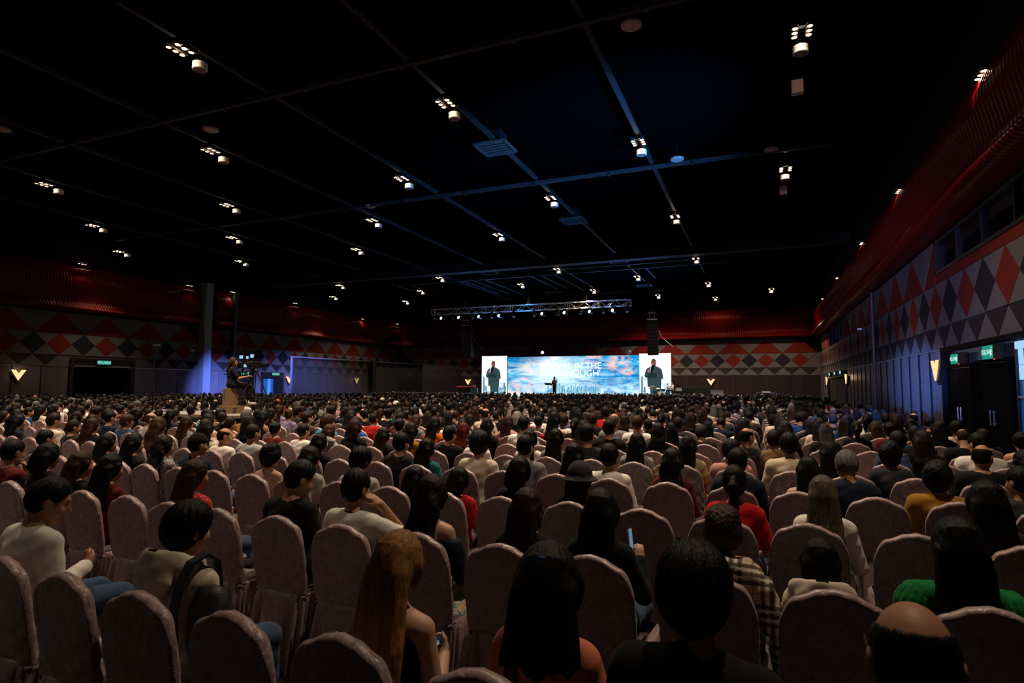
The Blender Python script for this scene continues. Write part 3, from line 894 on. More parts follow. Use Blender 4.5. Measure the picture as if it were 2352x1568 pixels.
def screen_sky():
    """the sky picture that the middle screen shows; object space x 0..1 (scaled), z 0..1"""
    m = bpy.data.materials.new('screen_sky_picture'); m.use_nodes = True
    N, L = nt(m); N.remove(N['Principled BSDF'])
    tc = N.new('ShaderNodeTexCoord')
    mp = N.new('ShaderNodeMapping'); L.new(tc.outputs['Object'], mp.inputs[0]); mp.inputs['Scale'].default_value = (1 / 12.75, 1, 1 / 3.8)
    sp = N.new('ShaderNodeSeparateXYZ'); L.new(mp.outputs[0], sp.inputs[0]); xs, zs = sp.outputs[0], sp.outputs[2]
    vec = mp.outputs[0]
    n1 = noise(N, L, vec, 4.2, 9, .66, .8, (2.2, 1, 1.6))
    base = ngrad(N, L, n1, [(.28, (.002, .045, .20)), (.45, (.004, .17, .46)), (.57, (.02, .38, .68)), (.70, (.40, .76, .92))])
    # streaky mid clouds
    n2 = noise(N, L, vec, 2.6, 9, .65, .8, (1.6, 1, 4.5), (3.1, 0, 1.7))
    midb = blob(N, L, xs, zs, .40, .52, .62, .55)
    w = mth(N, L, 'MULTIPLY', ngrad(N, L, n2, [(.46, (0, 0, 0)), (.62, (1, 1, 1))]), mth(N, L, 'MULTIPLY', midb, 1.3, True), True)
    c = mixc(N, L, w, base, (.72, .9, .98))
    # low cloud bank
    n3 = noise(N, L, vec, 4.2, 9, .6, .3, (2.4, 1, 1.6), (7.7, 0, 2.2))
    lowm = mth(N, L, 'MULTIPLY', mth(N, L, 'SUBTRACT', .46, zs), 2.6, True)
    w = mth(N, L, 'MULTIPLY', ngrad(N, L, n3, [(.40, (0, 0, 0)), (.58, (1, 1, 1))]), lowm, True)
    c = mixc(N, L, w, c, (.62, .82, .93))
    # pink sunset clouds
    n4 = noise(N, L, vec, 4.0, 9, .62, .5, (2.2, 1, 1.4), (1.3, 0, 5.1))
    pm = ngrad(N, L, n4, [(.42, (0, 0, 0)), (.56, (1, 1, 1))])
    for cx_, cz_, rx_, rz_ in ((.24, .72, .17, .20), (.33, .93, .12, .13), (.66, .93, .09, .15), (.86, .80, .12, .24), (.12, .22, .12, .30), (.06, .08, .09, .14), (.92, .62, .07, .12)):
        bm_ = mth(N, L, 'MULTIPLY', blob(N, L, xs, zs, cx_, cz_, rx_, rz_), 1.9, True)
        c = mixc(N, L, mth(N, L, 'MULTIPLY', bm_, pm, True), c, (1.0, .58, .50))
    dk = mth(N, L, 'MULTIPLY', mth(N, L, 'MULTIPLY', blob(N, L, xs, zs, .20, .93, .13, .2), 1.6, True), ngrad(N, L, n1, [(.4, (1, 1, 1)), (.62, (0, 0, 0))]), True)
    c = mixc(N, L, dk, c, (.03, .04, .16))
    # heart of the picture is washed out by its own sun
    gl = mth(N, L, 'POWER', blob(N, L, xs, zs, .37, .62, .32, .60), 1.2)
    c = mixc(N, L, mth(N, L, 'MULTIPLY', gl, 1.25, True), c, (.66, .88, .97))
    e = N.new('ShaderNodeEmission'); L.new(c, e.inputs[0]); e.inputs[1].default_value = 1.3
    L.new(e.outputs[0], N['Material Output'].inputs[0])
    return m


m_bezel = mat('screen_bezel', (.01, .01, .012), .5)
YS = 53.5


def led_screen(x0, x1, z0, z1, y, face_mat, name, lab):
    s = empty(name, (x0, y, z0)); w, h = x1 - x0, z1 - z0
    MB().box((w / 2, .09, h / 2), (w / 2, .08, h / 2)).build('cabinet', m_bezel, s)
    MB().box((w / 2, 0, h / 2), (w / 2 - .01, .008, h / 2 - .01)).build('display', face_mat, s)
    tag(s, lab, 'screen', 'stage screens')
    return s, w, h


scr, w, h = led_screen(-22.6, -9.9, .86, 4.64, YS, screen_sky(), 'stage_screen', 'wide middle stage screen showing a cloudy sky over a city')
m_txt = emis('screen_white_text', (1, 1, 1), 1.9)
text_obj('REVIVAL IN THE', .84, m_txt, scr, (6.35, -.03, 2.84), name='lettering', space=.98)
text_obj("'NOT ENOUGH'", .84, m_txt, scr, (6.25, -.03, 2.14), name='lettering', space=.98)
rnd = random.Random(3)
tw = MB(); tw2 = MB(); lit = MB()
for k in range(120):
    x = rnd.uniform(3.7, 10.2); far = rnd.random()
    hh = (rnd.uniform(.35, 1.0) + .25 * math.exp(-((x - 6.6) / 1.6) ** 2)) * (1.0 if 4.2 < x < 9.2 else .6); wd = rnd.uniform(.03, .09)
    if k == 3:
        x, hh, wd = 4.95, 1.75, .15
    if k == 4:
        x, hh, wd = 5.25, 1.25, .10
    yy = -.012 - .0002 * k
    (tw if k % 3 else tw2).prism([(x - wd, .12), (x + wd, .12), (x + wd, hh * .94), (x + wd * .5, hh * .94), (x + wd * .2, hh), (x - wd * .3, hh), (x - wd * .5, hh * .9), (x - wd, hh * .9)], yy - .0001, yy)
    for q in range(4):
        xx = x + rnd.uniform(-wd, wd); zz = rnd.uniform(.15, hh * .8)
        lit.box((xx, -.05, zz), (.014, .002, .02))
tw.build('city_towers', emis('screen_city_teal', (.10, .36, .55), 1.1), scr); tw2.build('city_towers', emis('screen_city_blue', (.25, .55, .74), 1.1), scr)
lit.build('city_lights', emis('screen_city_lights', (.85, .95, 1.0), 1.1), scr)
fog = MB()
for k in range(46):
    x = rnd.uniform(.3, 12.3); r_ = rnd.uniform(.08, .26); z_ = rnd.uniform(.0, .26)
    fog.prism([(x + r_ * 1.5 * math.cos(t), max(.02, z_ + r_ * .6 * math.sin(t))) for t in np.linspace(0, 2 * PI, 12, endpoint=False)], -.046 - .00005 * k, -.044)
fog.build('picture_fog', emis('screen_fog', (.60, .82, .93), 1.15), scr)


def portrait(x0, x1, z0, z1, y, name, lab):
    m = bpy.data.materials.new('screen_hazy_picture'); m.use_nodes = True
    N, L = nt(m); N.remove(N['Principled BSDF'])
    tc = N.new('ShaderNodeTexCoord'); sp = N.new('ShaderNodeSeparateXYZ'); L.new(tc.outputs['Object'], sp.inputs[0])
    zz = mth(N, L, 'MULTIPLY', sp.outputs[2], 1 / (z1 - z0)); xx = mth(N, L, 'MULTIPLY', sp.outputs[0], 1 / (x1 - x0))
    n_ = noise(N, L, tc.outputs['Object'], 1.6, 6, .6, .5)
    low = mth(N, L, 'MULTIPLY', mth(N, L, 'SUBTRACT', .62, zz), 2.2, True)
    sd = mth(N, L, 'MULTIPLY', mth(N, L, 'SUBTRACT', xx, .55), 2.2, True)
    k = mth(N, L, 'MULTIPLY', mth(N, L, 'MULTIPLY', low, ngrad(N, L, n_, [(.38, (0, 0, 0)), (.6, (1, 1, 1))]), True), .8)
    c = mixc(N, L, k, (.90, .95, 1.0), (.20, .42, .78))
    k2 = mth(N, L, 'MULTIPLY', mth(N, L, 'MULTIPLY', low, sd, True), .5)
    c = mixc(N, L, k2, c, (.42, .40, .72))
    e = N.new('ShaderNodeEmission'); L.new(c, e.inputs[0]); e.inputs[1].default_value = 1.45
    L.new(e.outputs[0], N['Material Output'].inputs[0])
    s, w, h = led_screen(x0, x1, z0, z1, y, m, name, lab)

    def poly(nm, pts, col, layer, st=1.0):
        P_ = [((X - 580) / 475 * w, (970 - Y) / 730 * h) for X, Y in pts]
        ar = sum(P_[i][0] * P_[(i + 1) % len(P_)][1] - P_[(i + 1) % len(P_)][0] * P_[i][1] for i in range(len(P_)))
        if ar < 0:
            P_ = P_[::-1]
        yy = -.012 - .004 * layer
        MB().prism(P_, yy - .003, yy).build(nm, emis('pic_%s_%d' % (nm, int(col[0] * 999)), col, st), s)

    def ell(cx_, cy_, rx, ry, n=16):
        return [(cx_ + rx * math.cos(t), cy_ + ry * math.sin(t)) for t in np.linspace(0, 2 * PI, n, endpoint=False)]
    for (a, b) in ((600, 620), (640, 790), (905, 810), (950, 850), (985, 735), (1010, 800)):
        poly('pictured_stand', [(a, 960), (a + 34, 960), (a + 30, b), (a + 6, b)], (.10, .24, .38), 0)
    for (a, b, r) in ((640, 900, 34), (690, 925, 30), (930, 890, 34), (980, 880, 46), (1010, 920, 28)):
        poly('pictured_drum', ell(a, b, r, r * 1.05), (.12, .34, .50), 1)
        poly('pictured_drumhead', ell(a, b, r * .6, r * .62), (.45, .65, .8), 2)
    poly('picture_label', [(622, 655), (702, 655), (702, 682), (632, 682)], (.62, .72, .76), 1)
    poly('pictured_trousers', [(700, 640), (912, 640), (905, 790), (890, 955), (748, 955), (735, 800), (702, 790)], (.035, .075, .09), 3)
    poly('pictured_jacket', [(766, 455), (832, 452), (880, 475), (915, 505), (934, 590), (938, 660), (912, 668), (906, 720), (700, 720), (704, 645), (668, 640), (656, 610), (672, 545), (694, 490)], (.035, .065, .068), 4)
    poly('pictured_shirt', [(768, 440), (808, 452), (800, 500), (775, 560), (748, 556), (750, 500)], (.006, .008, .012), 5)
    poly('pictured_lectern', [(706, 566), (846, 566), (846, 648), (700, 648)], (.018, .036, .042), 6)
    poly('pictured_head', ell(796, 398, 37, 58), (.20, .07, .05), 5)
    poly('pictured_hair', [(762, 385), (768, 350), (785, 334), (808, 333), (828, 350), (834, 392), (822, 365), (790, 352), (772, 366)], (.01, .008, .01), 6)
    poly('pictured_smile', ell(786, 418, 11, 5, 8), (.75, .62, .6), 6)
    poly('pictured_beard', [(770, 428), (800, 438), (828, 420), (826, 452), (790, 462), (770, 448)], (.03, .014, .014), 6)
    poly('pictured_hand', ell(728, 535, 25, 27, 10), (.42, .17, .13), 7)
    poly('pictured_microphone', [(736, 525), (746, 470), (760, 472), (752, 528)], (.5, .6, .66), 8)
    poly('pictured_fog', ell(660, 960, 90, 22) , (.72, .86, .96), 3, 1.2)
    poly('pictured_fog', ell(850, 945, 40, 40), (.5, .66, .8), 7)
    for q in (0, 1):
        MB().box((.05 if q == 0 else w - .05, -.02, h / 2), (.05, .01, h / 2)).build('bright_edge', emis('screen_edge', (.85, .93, 1), 1.7), s)
    MB().box((w / 2, -.02, .04), (w / 2, .01, .04)).build('bright_edge', MATS['screen_edge'], s)
    return s


portrait(-25.35, -22.65, .92, 4.76, YS - .05, 'portrait_screen', 'tall side screen with a speaker in a dark jacket, by the keyboard')
portrait(-9.86, -7.12, .86, 4.76, YS - .05, 'portrait_screen', 'tall side screen with a speaker in a dark jacket, by the drum kit')
tag(MB().box((-15.9, YS - .35, .88), (6.7, .12, .045)).build('floor_light_strip', emis('lit_strip', (.7, .9, 1), 1.1), None), 'thin lit strip along the foot of the middle screen', 'light strip')

# small spotlights on top of the screens
for k, (x, tilt) in enumerate(((-18.9, 0), (-10.7, .6))):
    f = empty('screen_top_light', (x, YS + .09, 4.72)); tag(f, 'small stage light on the middle screen, ' + ('lit, over the pale cloud' if k == 0 else 'unlit and tilted, next to the side screen'), 'stage light', 'lights on the screen top')
    MB().tube((0, -.05, -.1), (0, -.05, .15), .03).build('bracket', m_blackmetal, f)
    MB().lathe([(0, 0), (.11, 0), (.17, .16), (.17, .36), (0, .36)], 12, (0, -.1, .28), Matrix.Rotation(PI / 2 + tilt, 4, 'X')).build('head', m_steel if k else m_blackmetal, f)
    MB().lathe([(0, 0), (.14, 0), (.14, .03), (0, .03)], 12, (0, -.46, .28) if k == 0 else (0, -.38, .1), Matrix.Rotation(PI / 2 + tilt, 4, 'X')).build('lens', emis('white_lens', (.75, .88, 1), 6) if k == 0 else m_steel, f)

# ------------------------------------------------------------------ truss with moving lights
TX0, TX1, TY, TZ = -26.8, -9.15, 46.0, 8.12
tr = empty('lighting_truss', (TX0, TY, TZ)); tag(tr, 'long aluminium box truss hung over the stage', 'truss')
L_ = TX1 - TX0; S = .5
ch = MB().tube((0, 0, 0), (L_, 0, 0), .03, n=8).mesh('chord', True); ch.materials.append(m_alu)
for yy in (0, S):
    for zz in (0, S):
        obj('chord', ch, None, tr, (0, yy, zz))
nb = 28; db = L_ / nb
br = MB().tube((0, 0, 0), (db, 0, S), .017, n=6).mesh('brace', True); br.materials.append(m_alu)
br2 = MB().tube((0, 0, S), (db, 0, 0), .017, n=6).mesh('brace_b', True); br2.materials.append(m_alu)
bh = MB().tube((0, 0, 0), (db, S, 0), .015, n=6).mesh('brace_flat', True); bh.materials.append(m_alu)
for i in range(nb):
    for yy in (0, S):
        obj('brace', br if i % 2 else br2, None, tr, (i * db, yy, 0))
    obj('brace', bh, None, tr, (i * db, 0, 0)); obj('brace', bh, None, tr, (i * db, 0, S))
endf = MB()
for yy in (0, S):
    endf.tube((0, yy, 0), (0, yy, S), .03, n=6)
for zz in (0, S):
    endf.tube((0, 0, zz), (0, S, zz), .03, n=6)
endm = endf.mesh('end_frame'); endm.materials.append(m_alu)
for i in range(8):
    obj('end_frame', endm, None, tr, (i * L_ / 7, 0, 0))
for x in (3.2, 9.1, 14.0):
    hst = MB().tube((x, .25, S + .25), (x, .25, ZC - TZ), .012, n=5).box((x, .25, S + .3), (.12, .1, .2), bev=.02)
    hst.tube((x, 0, S), (x, .25, S + .25), .015, n=5).tube((x, S, S), (x, .25, S + .25), .015, n=5)
    hst.build('hoist', m_blackmetal if x != 9.1 else mat('yellow_hoist', (.4, .24, .05), .5), tr)
m_lens_on = emis('stage_lens_lit', (.55, .76, 1.0), 14.0)
m_lens_off = mat('stage_lens_dark', (.05, .05, .06), .15, spec=.8)
LIT = (1017, 1057, 1103, 1149, 1248, 1299, 1357, 1410)
DARK = (1003, 1040, 1084, 1129, 1180, 1227, 1281, 1333, 1386, 1441)


def x_on_truss(px):
    r_ = ray(px, 720); return r_[0] / r_[1] * (TY + .25)


base_me = MB().box((0, 0, .0), (.03, .3, .02)).box((0, 0, -.09), (.13, .11, .06), bev=.015).tube((0, 0, -.03), (0, 0, .0), .04).mesh('fixture_base'); base_me.materials.append(m_blackmetal)
yoke_me = MB().box((-.17, 0, -.28), (.02, .05, .16)).box((.17, 0, -.28), (.02, .05, .16)).box((0, 0, -.15), (.19, .05, .02)).mesh('yoke'); yoke_me.materials.append(m_blackmetal)
MR = Matrix.Rotation(PI / 2 - .25, 4, 'X')
head_me = MB().lathe([(0, -.2), (.10, -.2), (.14, -.1), (.145, .12), (.15, .2), (.13, .21), (0, .2)], 16, (0, 0, -.36), MR).mesh('head', False); head_me.materials.append(m_blackmetal)
lens_me = MB().lathe([(0, .205), (.125, .205), (.115, .225), (0, .24)], 16, (0, 0, -.36), MR).mesh('lens', True); lens_me.materials.append(m_lens_on)
for k, px in enumerate(sorted(LIT + DARK)):
    on = px in LIT
    f = empty('moving_light', (x_on_truss(px), TY + .25, TZ - .03))
    obj('fixture_base', base_me, None, f); yk = obj('yoke', yoke_me, None, f)
    f.rotation_euler = (0, 0, (-.35 if on else random.uniform(-.8, .8)))
    obj('head', head_me, None, f); obj('lens', lens_me, m_lens_on if on else m_lens_off, f)
    nlit = sum(1 for q in LIT if q <= px) if on else sum(1 for q in DARK if q <= px)
    tag(f, ('lit white moving light under the truss, %s lit one from the keyboard end' if on else 'unlit moving light under the truss, %s unlit one from the keyboard end') % ORD[nlit - 1], 'stage light', 'moving lights on the truss')

# ------------------------------------------------------------------ line array speakers
m_array = mat('speaker_black', (.004, .004, .005), .6, spec=.2)


def line_array(x, y, ztop, n, hbox, w, rz, curve, lab):
    a = empty('line_array_speaker', (x, y, ztop), rz); tag(a, lab, 'speaker', 'hanging line arrays')
    MB().box((0, .1, .1), (w / 2, .3, .05)).tube((-.2, .1, .15), (-.2, .1, .6), .03).tube((.2, .1, .15), (.2, .1, .6), .03).box((0, .1, .62), (.3, .1, .05)).build('flying_frame', m_steel, a)
    MB().tube((0, .1, .6), (0, .1, ZC - ztop), .02, n=6).build('chain', m_blackmetal, a)
    z = 0; yy = 0; ang = 0
    me = MB().prism([(-w / 2, -hbox + .01), (w / 2, -hbox + .01), (w / 2, 0), (-w / 2, 0)], 0, .62).mesh('speaker_box'); me.materials.append(m_array)
    gm = MB().box((0, -.006, -hbox / 2), (w / 2 - .03, .008, hbox / 2 - .025)).mesh('grille'); gm.materials.append(m_blackmetal)
    ed = MB().box((0, .3, -hbox), (w / 2 + .012, .2, .008)).mesh('rigging_strip'); ed.materials.append(m_steel)
    for i in range(n):
        b = obj('speaker_box', me, None, a, (0, yy, z), (ang, 0, 0)); obj('grille', gm, None, b); obj('rigging_strip', ed, None, b)
        z -= hbox * math.cos(ang); yy += hbox * math.sin(ang); ang += curve
    cb = []
    for t in np.linspace(0, 1, 8):
        cb.append((w / 2 + .1 + 1.1 * t, .4 + .2 * t, -.3 * hbox * n - 1.3 * t ** .6))
    MB().path(cb, .018).build('cable', mat('pale_cable', (.45, .45, .5), .5), a)


line_array(-24.85, 48.8, 7.25, 9, .31, .95, .0, .022, 'tall hanging line array speaker over the keyboard end of the stage')
line_array(-7.95, 48.8, 7.2, 10, .285, .8, .0, .012, 'tall hanging line array speaker over the drum end of the stage')

# flight cases and boards at the stage edge
c = empty('flight_case', (-5.0, 53.4, 0)); tag(c, 'wide black covered equipment case beside the drummer', 'case', 'equipment cases')
MB().box((0, 0, 1.3), (1.1, .4, .52), bev=.03).build('case_body', m_black, c); MB().box((0, 0, .4), (1.1, .4, .4)).build('case_base', m_black, c)
c = empty('display_board', (-3.35, 53.3, 0)); tag(c, 'grey framed board leaning beside the black case', 'board')
MB().box((0, 0, 1.0), (.48, .02, .5)).build('board_face', mat('grey_board', (.15, .15, .15), .6), c); MB().box((0, -.01, 1.52), (.52, .035, .025)).box((-.5, -.01, .78), (.025, .035, .78)).box((.5, -.01, .78), (.025, .035, .78)).build('board_frame', m_steel, c)
c = empty('flight_case', (.48, 53.0, 0)); tag(c, 'black flight case with steel edging near the room corner', 'case', 'equipment cases')
MB().box((0, 0, .66), (.72, .4, .66)).build('case_body', m_black, c)
MB().box((-.73, -.3, .68), (.025, .12, .66)).box((.73, -.3, .68), (.025, .12, .66)).box((0, -.3, 1.34), (.75, .12, .025)).build('steel_edging', m_steel, c)
MB().box((-.35, -.41, 1.22), (.08, .005, .025)).build('case_label', m_white, c); MB().box((.0, .0, 1.42), (.3, .1, .05)).build('lid_catch', m_white, c)
c = empty('equipment_rack', (-6.35, 52.5, ZS)); tag(c, 'small rack of gear with pale front panels behind the drummer', 'rack')
MB().box((0, 0, .55), (.28, .25, .55)).build('rack_body', m_black, c)
for q in range(3):
    MB().box((0, -.26, .86 - q * .1), (.25, .012, .035)).build('rack_unit', mat('rack_unit_grey', (.4, .45, .5), .4), c)
MB().box((0, -.26, .12), (.22, .012, .09)).build('rack_unit', MATS['rack_unit_grey'], c)
# ------------------------------------------------------------------ smooth solid modelling on a grid
def sstep(a, b, x):
    t = np.clip((x - a) / (b - a), 0, 1); return t * t * (3 - 2 * t)      # also runs downwards when b < a


class Field:
    def __init__(s, lo, hi, res):
        s.lo = np.array(lo, np.float32); s.res = res
        n = np.ceil((np.array(hi) - s.lo) / res).astype(int) + 1
        s.ax = [(s.lo[i] + res * np.arange(n[i])).astype(np.float32) for i in range(3)]
        s.D = np.full(n, .25, np.float32)

    def grids(s, sl=None):
        a = [s.ax[i][sl[i]] if sl else s.ax[i] for i in range(3)]
        return a[0][:, None, None], a[1][None, :, None], a[2][None, None, :]

    def sl(s, lo, hi):
        out = []
        for i in range(3):
            a = int(np.searchsorted(s.ax[i], lo[i])); b = int(np.searchsorted(s.ax[i], hi[i]))
            if b <= a:
                return None
            out.append(slice(a, b))
        return tuple(out)

    def put(s, fn, lo, hi, k=.02, carve=False):
        sl = s.sl(np.array(lo) - .09, np.array(hi) + .09)
        if sl is None:
            return s
        d = fn(*s.grids(sl)).astype(np.float32); a = s.D[sl]
        if carve:
            d = -d; h_ = np.maximum(k - np.abs(a - d), 0) / k
            s.D[sl] = np.maximum(a, d) + h_ * h_ * k * .25
        else:
            h_ = np.maximum(k - np.abs(a - d), 0) / k
            s.D[sl] = np.minimum(a, d) - h_ * h_ * k * .25
        return s

    def cone(s, a, b, ra, rb=None, k=.02, carve=False):
        a = np.array(a, float); b = np.array(b, float); rb = ra if rb is None else rb
        ab = b - a; L2 = float(ab @ ab) + 1e-9

        def fn(X, Y, Z):
            px, py, pz = X - a[0], Y - a[1], Z - a[2]
            t = np.clip((px * ab[0] + py * ab[1] + pz * ab[2]) / L2, 0, 1)
            return np.sqrt((px - t * ab[0]) ** 2 + (py - t * ab[1]) ** 2 + (pz - t * ab[2]) ** 2) - (ra + (rb - ra) * t)
        m_ = max(ra, rb)
        return s.put(fn, np.minimum(a, b) - m_, np.maximum(a, b) + m_, k, carve)

    def ell(s, c, r, k=.02, R=None, carve=False):
        c = np.array(c, float); r = np.array(r, float); Rm = None if R is None else np.array(R).T

        def fn(X, Y, Z):
            p = [X - c[0], Y - c[1], Z - c[2]]
            if Rm is not None:
                p = [Rm[i][0] * p[0] + Rm[i][1] * p[1] + Rm[i][2] * p[2] for i in range(3)]
            k0 = np.sqrt((p[0] / r[0]) ** 2 + (p[1] / r[1]) ** 2 + (p[2] / r[2]) ** 2)
            k1 = np.sqrt((p[0] / r[0] ** 2) ** 2 + (p[1] / r[1] ** 2) ** 2 + (p[2] / r[2] ** 2) ** 2) + 1e-6
            return k0 * (k0 - 1) / k1
        m_ = r.max() if Rm is not None else r
        return s.put(fn, c - m_, c + m_, k, carve)

    def all(s, fn):
        s.D = fn(s.D, *s.grids()).astype(np.float32)
        return s

    def net(s):
        D = s.D; inside = D < 0
        n = np.array(D.shape)
        cnt = np.zeros(n - 1, np.float32); P_ = [np.zeros(n - 1, np.float32) for _ in range(3)]

        def cs(o):
            return tuple(slice(o[i], n[i] - 1 + o[i]) for i in range(3))
        corners = [(i, j, k) for i in (0, 1) for j in (0, 1) for k in (0, 1)]
        act = np.zeros(n - 1, bool); first = inside[cs((0, 0, 0))]
        for c in corners[1:]:
            act |= inside[cs(c)] != first
        idx = np.argwhere(act)
        if len(idx) == 0:
            return np.zeros((0, 3)), np.zeros((0, 4), int)
        vals = {c: D[idx[:, 0] + c[0], idx[:, 1] + c[1], idx[:, 2] + c[2]] for c in corners}
        pos = np.zeros((len(idx), 3), np.float32); ct = np.zeros(len(idx), np.float32)
        for a in range(3):
            for c in corners:
                if c[a] == 0:
                    c2 = tuple(1 if i == a else c[i] for i in range(3))
                    v0, v1 = vals[c], vals[c2]
                    x = (v0 < 0) != (v1 < 0)
                    t = np.where(x, v0 / np.where(x, v0 - v1, 1), 0)
                    for i in range(3):
                        pos[:, i] += np.where(x, c[i] + (t if i == a else 0), 0)
                    ct += x
        pos /= ct[:, None]
        V = s.lo + s.res * (idx + pos)
        vid = np.full(n - 1, -1, np.int32); vid[tuple(idx.T)] = np.arange(len(idx))
        Q = []
        for a in range(3):
            b_, c_ = (a + 1) % 3, (a + 2) % 3
            s0 = [slice(None)] * 3; s1 = [slice(None)] * 3
            s0[a] = slice(0, n[a] - 1); s1[a] = slice(1, n[a])
            for q in (b_, c_):
                s0[q] = slice(1, n[q] - 1); s1[q] = slice(1, n[q] - 1)
            A, B = inside[tuple(s0)], inside[tuple(s1)]
            for flip in (False, True):
                e = np.argwhere((A & ~B) if not flip else (~A & B))
                if len(e) == 0:
                    continue
                e[:, b_] += 1; e[:, c_] += 1

                def g_(db, dc):
                    q = e.copy(); q[:, b_] += db; q[:, c_] += dc
                    return vid[tuple(q.T)]
                q = np.stack([g_(-1, -1), g_(0, -1), g_(0, 0), g_(-1, 0)], 1)
                Q.append(q if not flip else q[:, ::-1])
        Q = np.concatenate(Q); Q = Q[(Q >= 0).all(1)]
        return V, Q

    def mesh(s, name, relax=1):
        V, Q = s.net()
        for _ in range(relax):       # light smoothing
            acc = np.zeros_like(V); c = np.zeros(len(V), np.float32)
            for i in range(4):
                np.add.at(acc, Q[:, i], V[Q[:, (i + 1) % 4]]); np.add.at(c, Q[:, i], 1)
            V = V * .5 + .5 * acc / np.maximum(c, 1)[:, None]
        return quads_mesh(name, V, Q)


def rotm(yaw, pitch=0.0, roll=0.0):
    return np.array((Matrix.Rotation(yaw, 3, 'Z') @ Matrix.Rotation(pitch, 3, 'X') @ Matrix.Rotation(roll, 3, 'Y')))


# ------------------------------------------------------------------ people
PIV = np.array([0, .158, 1.056])      # neck pivot of a seated adult, origin = floor under the chair back, facing +y
HC = np.array([0, .018, .125]); HR = np.array([.076, .098, .112])


def add_head(F, R, piv=PIV, s=1.0):
    def w(p):
        return piv + R @ (np.array(p, float) * s)

    def E_(c, r, k=.015, carve=False):
        F.ell(w(c), np.array(r) * s, k, R, carve)
    E_(HC, HR)
    E_((0, .052, .062), (.054, .058, .062), .03)          # jaw
    E_((0, .098, .022), (.022, .018, .02), .02)           # chin
    E_((0, .105, .150), (.05, .016, .016), .015)          # brow
    F.cone(w((0, .112, .128)), w((0, .132, .093)), .009 * s, .014 * s, .012)   # nose
    for q in (-1, 1):
        E_((q * .031, .112, .126), (.017, .012, .012), .008, True)    # eye sockets
        E_((q * .031, .101, .126), (.013, .012, .010), .003)          # eyes
        E_((q * .077, .005, .112), (.011, .024, .033), .006)          # ears
        E_((q * .045, .082, .085), (.026, .024, .026), .02)           # cheeks
    E_((0, .112, .062), (.026, .011, .007), .006); E_((0, .111, .051), (.022, .011, .007), .005)   # lips


def hand(F, wrist, palm_dir, up, side, curl=.6, s=1.0, k=.006):
    """five fingers of unequal length, bent at the knuckles; palm_dir: towards the fingertips, up: back of the hand"""
    d = np.array(palm_dir, float); d /= np.linalg.norm(d); u = np.array(up, float); u -= d * (u @ d); u /= np.linalg.norm(u)
    t = np.cross(d, u) * side
    W_ = np.array(wrist, float)
    F.ell(W_ + d * .045 * s, (.040 * s, .044 * s, .016 * s), .02, np.stack([t, d, u], 1))
    for i, (o, L1) in enumerate(((-.028, .066), (-.009, .077), (.010, .073), (.028, .058))):
        a = W_ + d * .08 * s + t * o * s
        c1 = curl * .8; b = a + (d * math.cos(c1) - u * math.sin(c1)) * L1 * .5 * s
        c2 = curl * 2.0; c = b + (d * math.cos(c2) - u * math.sin(c2)) * L1 * .32 * s
        c3 = curl * 2.7; e = c + (d * math.cos(c3) - u * math.sin(c3)) * L1 * .25 * s
        F.cone(a, b, .0095 * s, .0088 * s, k); F.cone(b, c, .0088 * s, .008 * s, k); F.cone(c, e, .008 * s, .0068 * s, k)
    a = W_ + d * .022 * s - t * .030 * s; b = a + (d * .7 - t * .55 - u * .35) * .045 * s; c = b + (d * .92 - t * .1 - u * .38) * .034 * s
    F.cone(a, b, .013 * s, .0105 * s, .012); F.cone(b, c, .0105 * s, .008 * s, k)


SKIN_RES = .0105
ARM = {   # shoulder offset is added; (elbow, wrist, palm dir, back of hand) for the right arm (+x); mirrored for the left
    'lap': ((.235, .19, .70), (.135, .43, .615), (-.5, .85, -.15), (-.1, .1, 1), .55),
    'phone': ((.215, .17, .70), (.085, .40, .755), (-.45, .7, .35), (.5, .3, -.2), .9),
    'chin': ((.19, .33, .80), (.085, .27, 1.015), (-.45, -.2, .8), (.4, .8, .2), 1.0),
    'ear': ((.33, .33, .84), (.175, .235, 1.075), (-.62, -.35, .62), (.65, -.1, .6), .75),
    'out': ((.25, .30, .74), (.20, .56, .80), (-.2, .95, .1), (.2, -.1, 1), 1.0),
    'down': ((.22, .12, .72), (.20, .22, .50), (-.1, .4, -.9), (.8, .1, .1), .5),
    'phone_up': ((.25, .22, .73), (.175, .36, .885), (-.15, .4, .9), (.3, -.9, .2), .9),
    'hold': ((.20, .22, .74), (.06, .42, .93), (-.5, .3, .8), (.5, .7, -.2), 1.0),
}


def limbs(kind):
    sh = .168 if kind == 'm' else .140
    return sh, (1.0 if kind == 'm' else .86)


def torso_prims(F, kind, off=0.0, lean=0.0, shoulders=True):
    sh, g_ = limbs(kind)
    F.ell((0, .165, .57), (.172 + off, .128 + off, .12 + off), .04)
    F.ell((0, .165, .72), (.142 * (1 if kind == 'm' else .9) + off, .105 + off, .17 + off), .05)
    F.ell((0, .150, .875), ((.168 if kind == 'm' else .145) + off, .108 + off, .155 + off), .05)
    if kind == 'f':
        F.ell((-.06, .235, .86), (.055 + off, .05 + off, .06 + off), .04); F.ell((.06, .235, .86), (.055 + off, .05 + off, .06 + off), .04)
    if shoulders:
        F.cone((-sh + .01, .148, .962), (sh - .01, .148, .962), .052 * g_ + off, None, .05)
        F.cone((-.085, .142, .980), (0, .146, .995), .038 + off, .042 + off, .04); F.cone((.085, .142, .980), (0, .146, .995), .038 + off, .042 + off, .04)


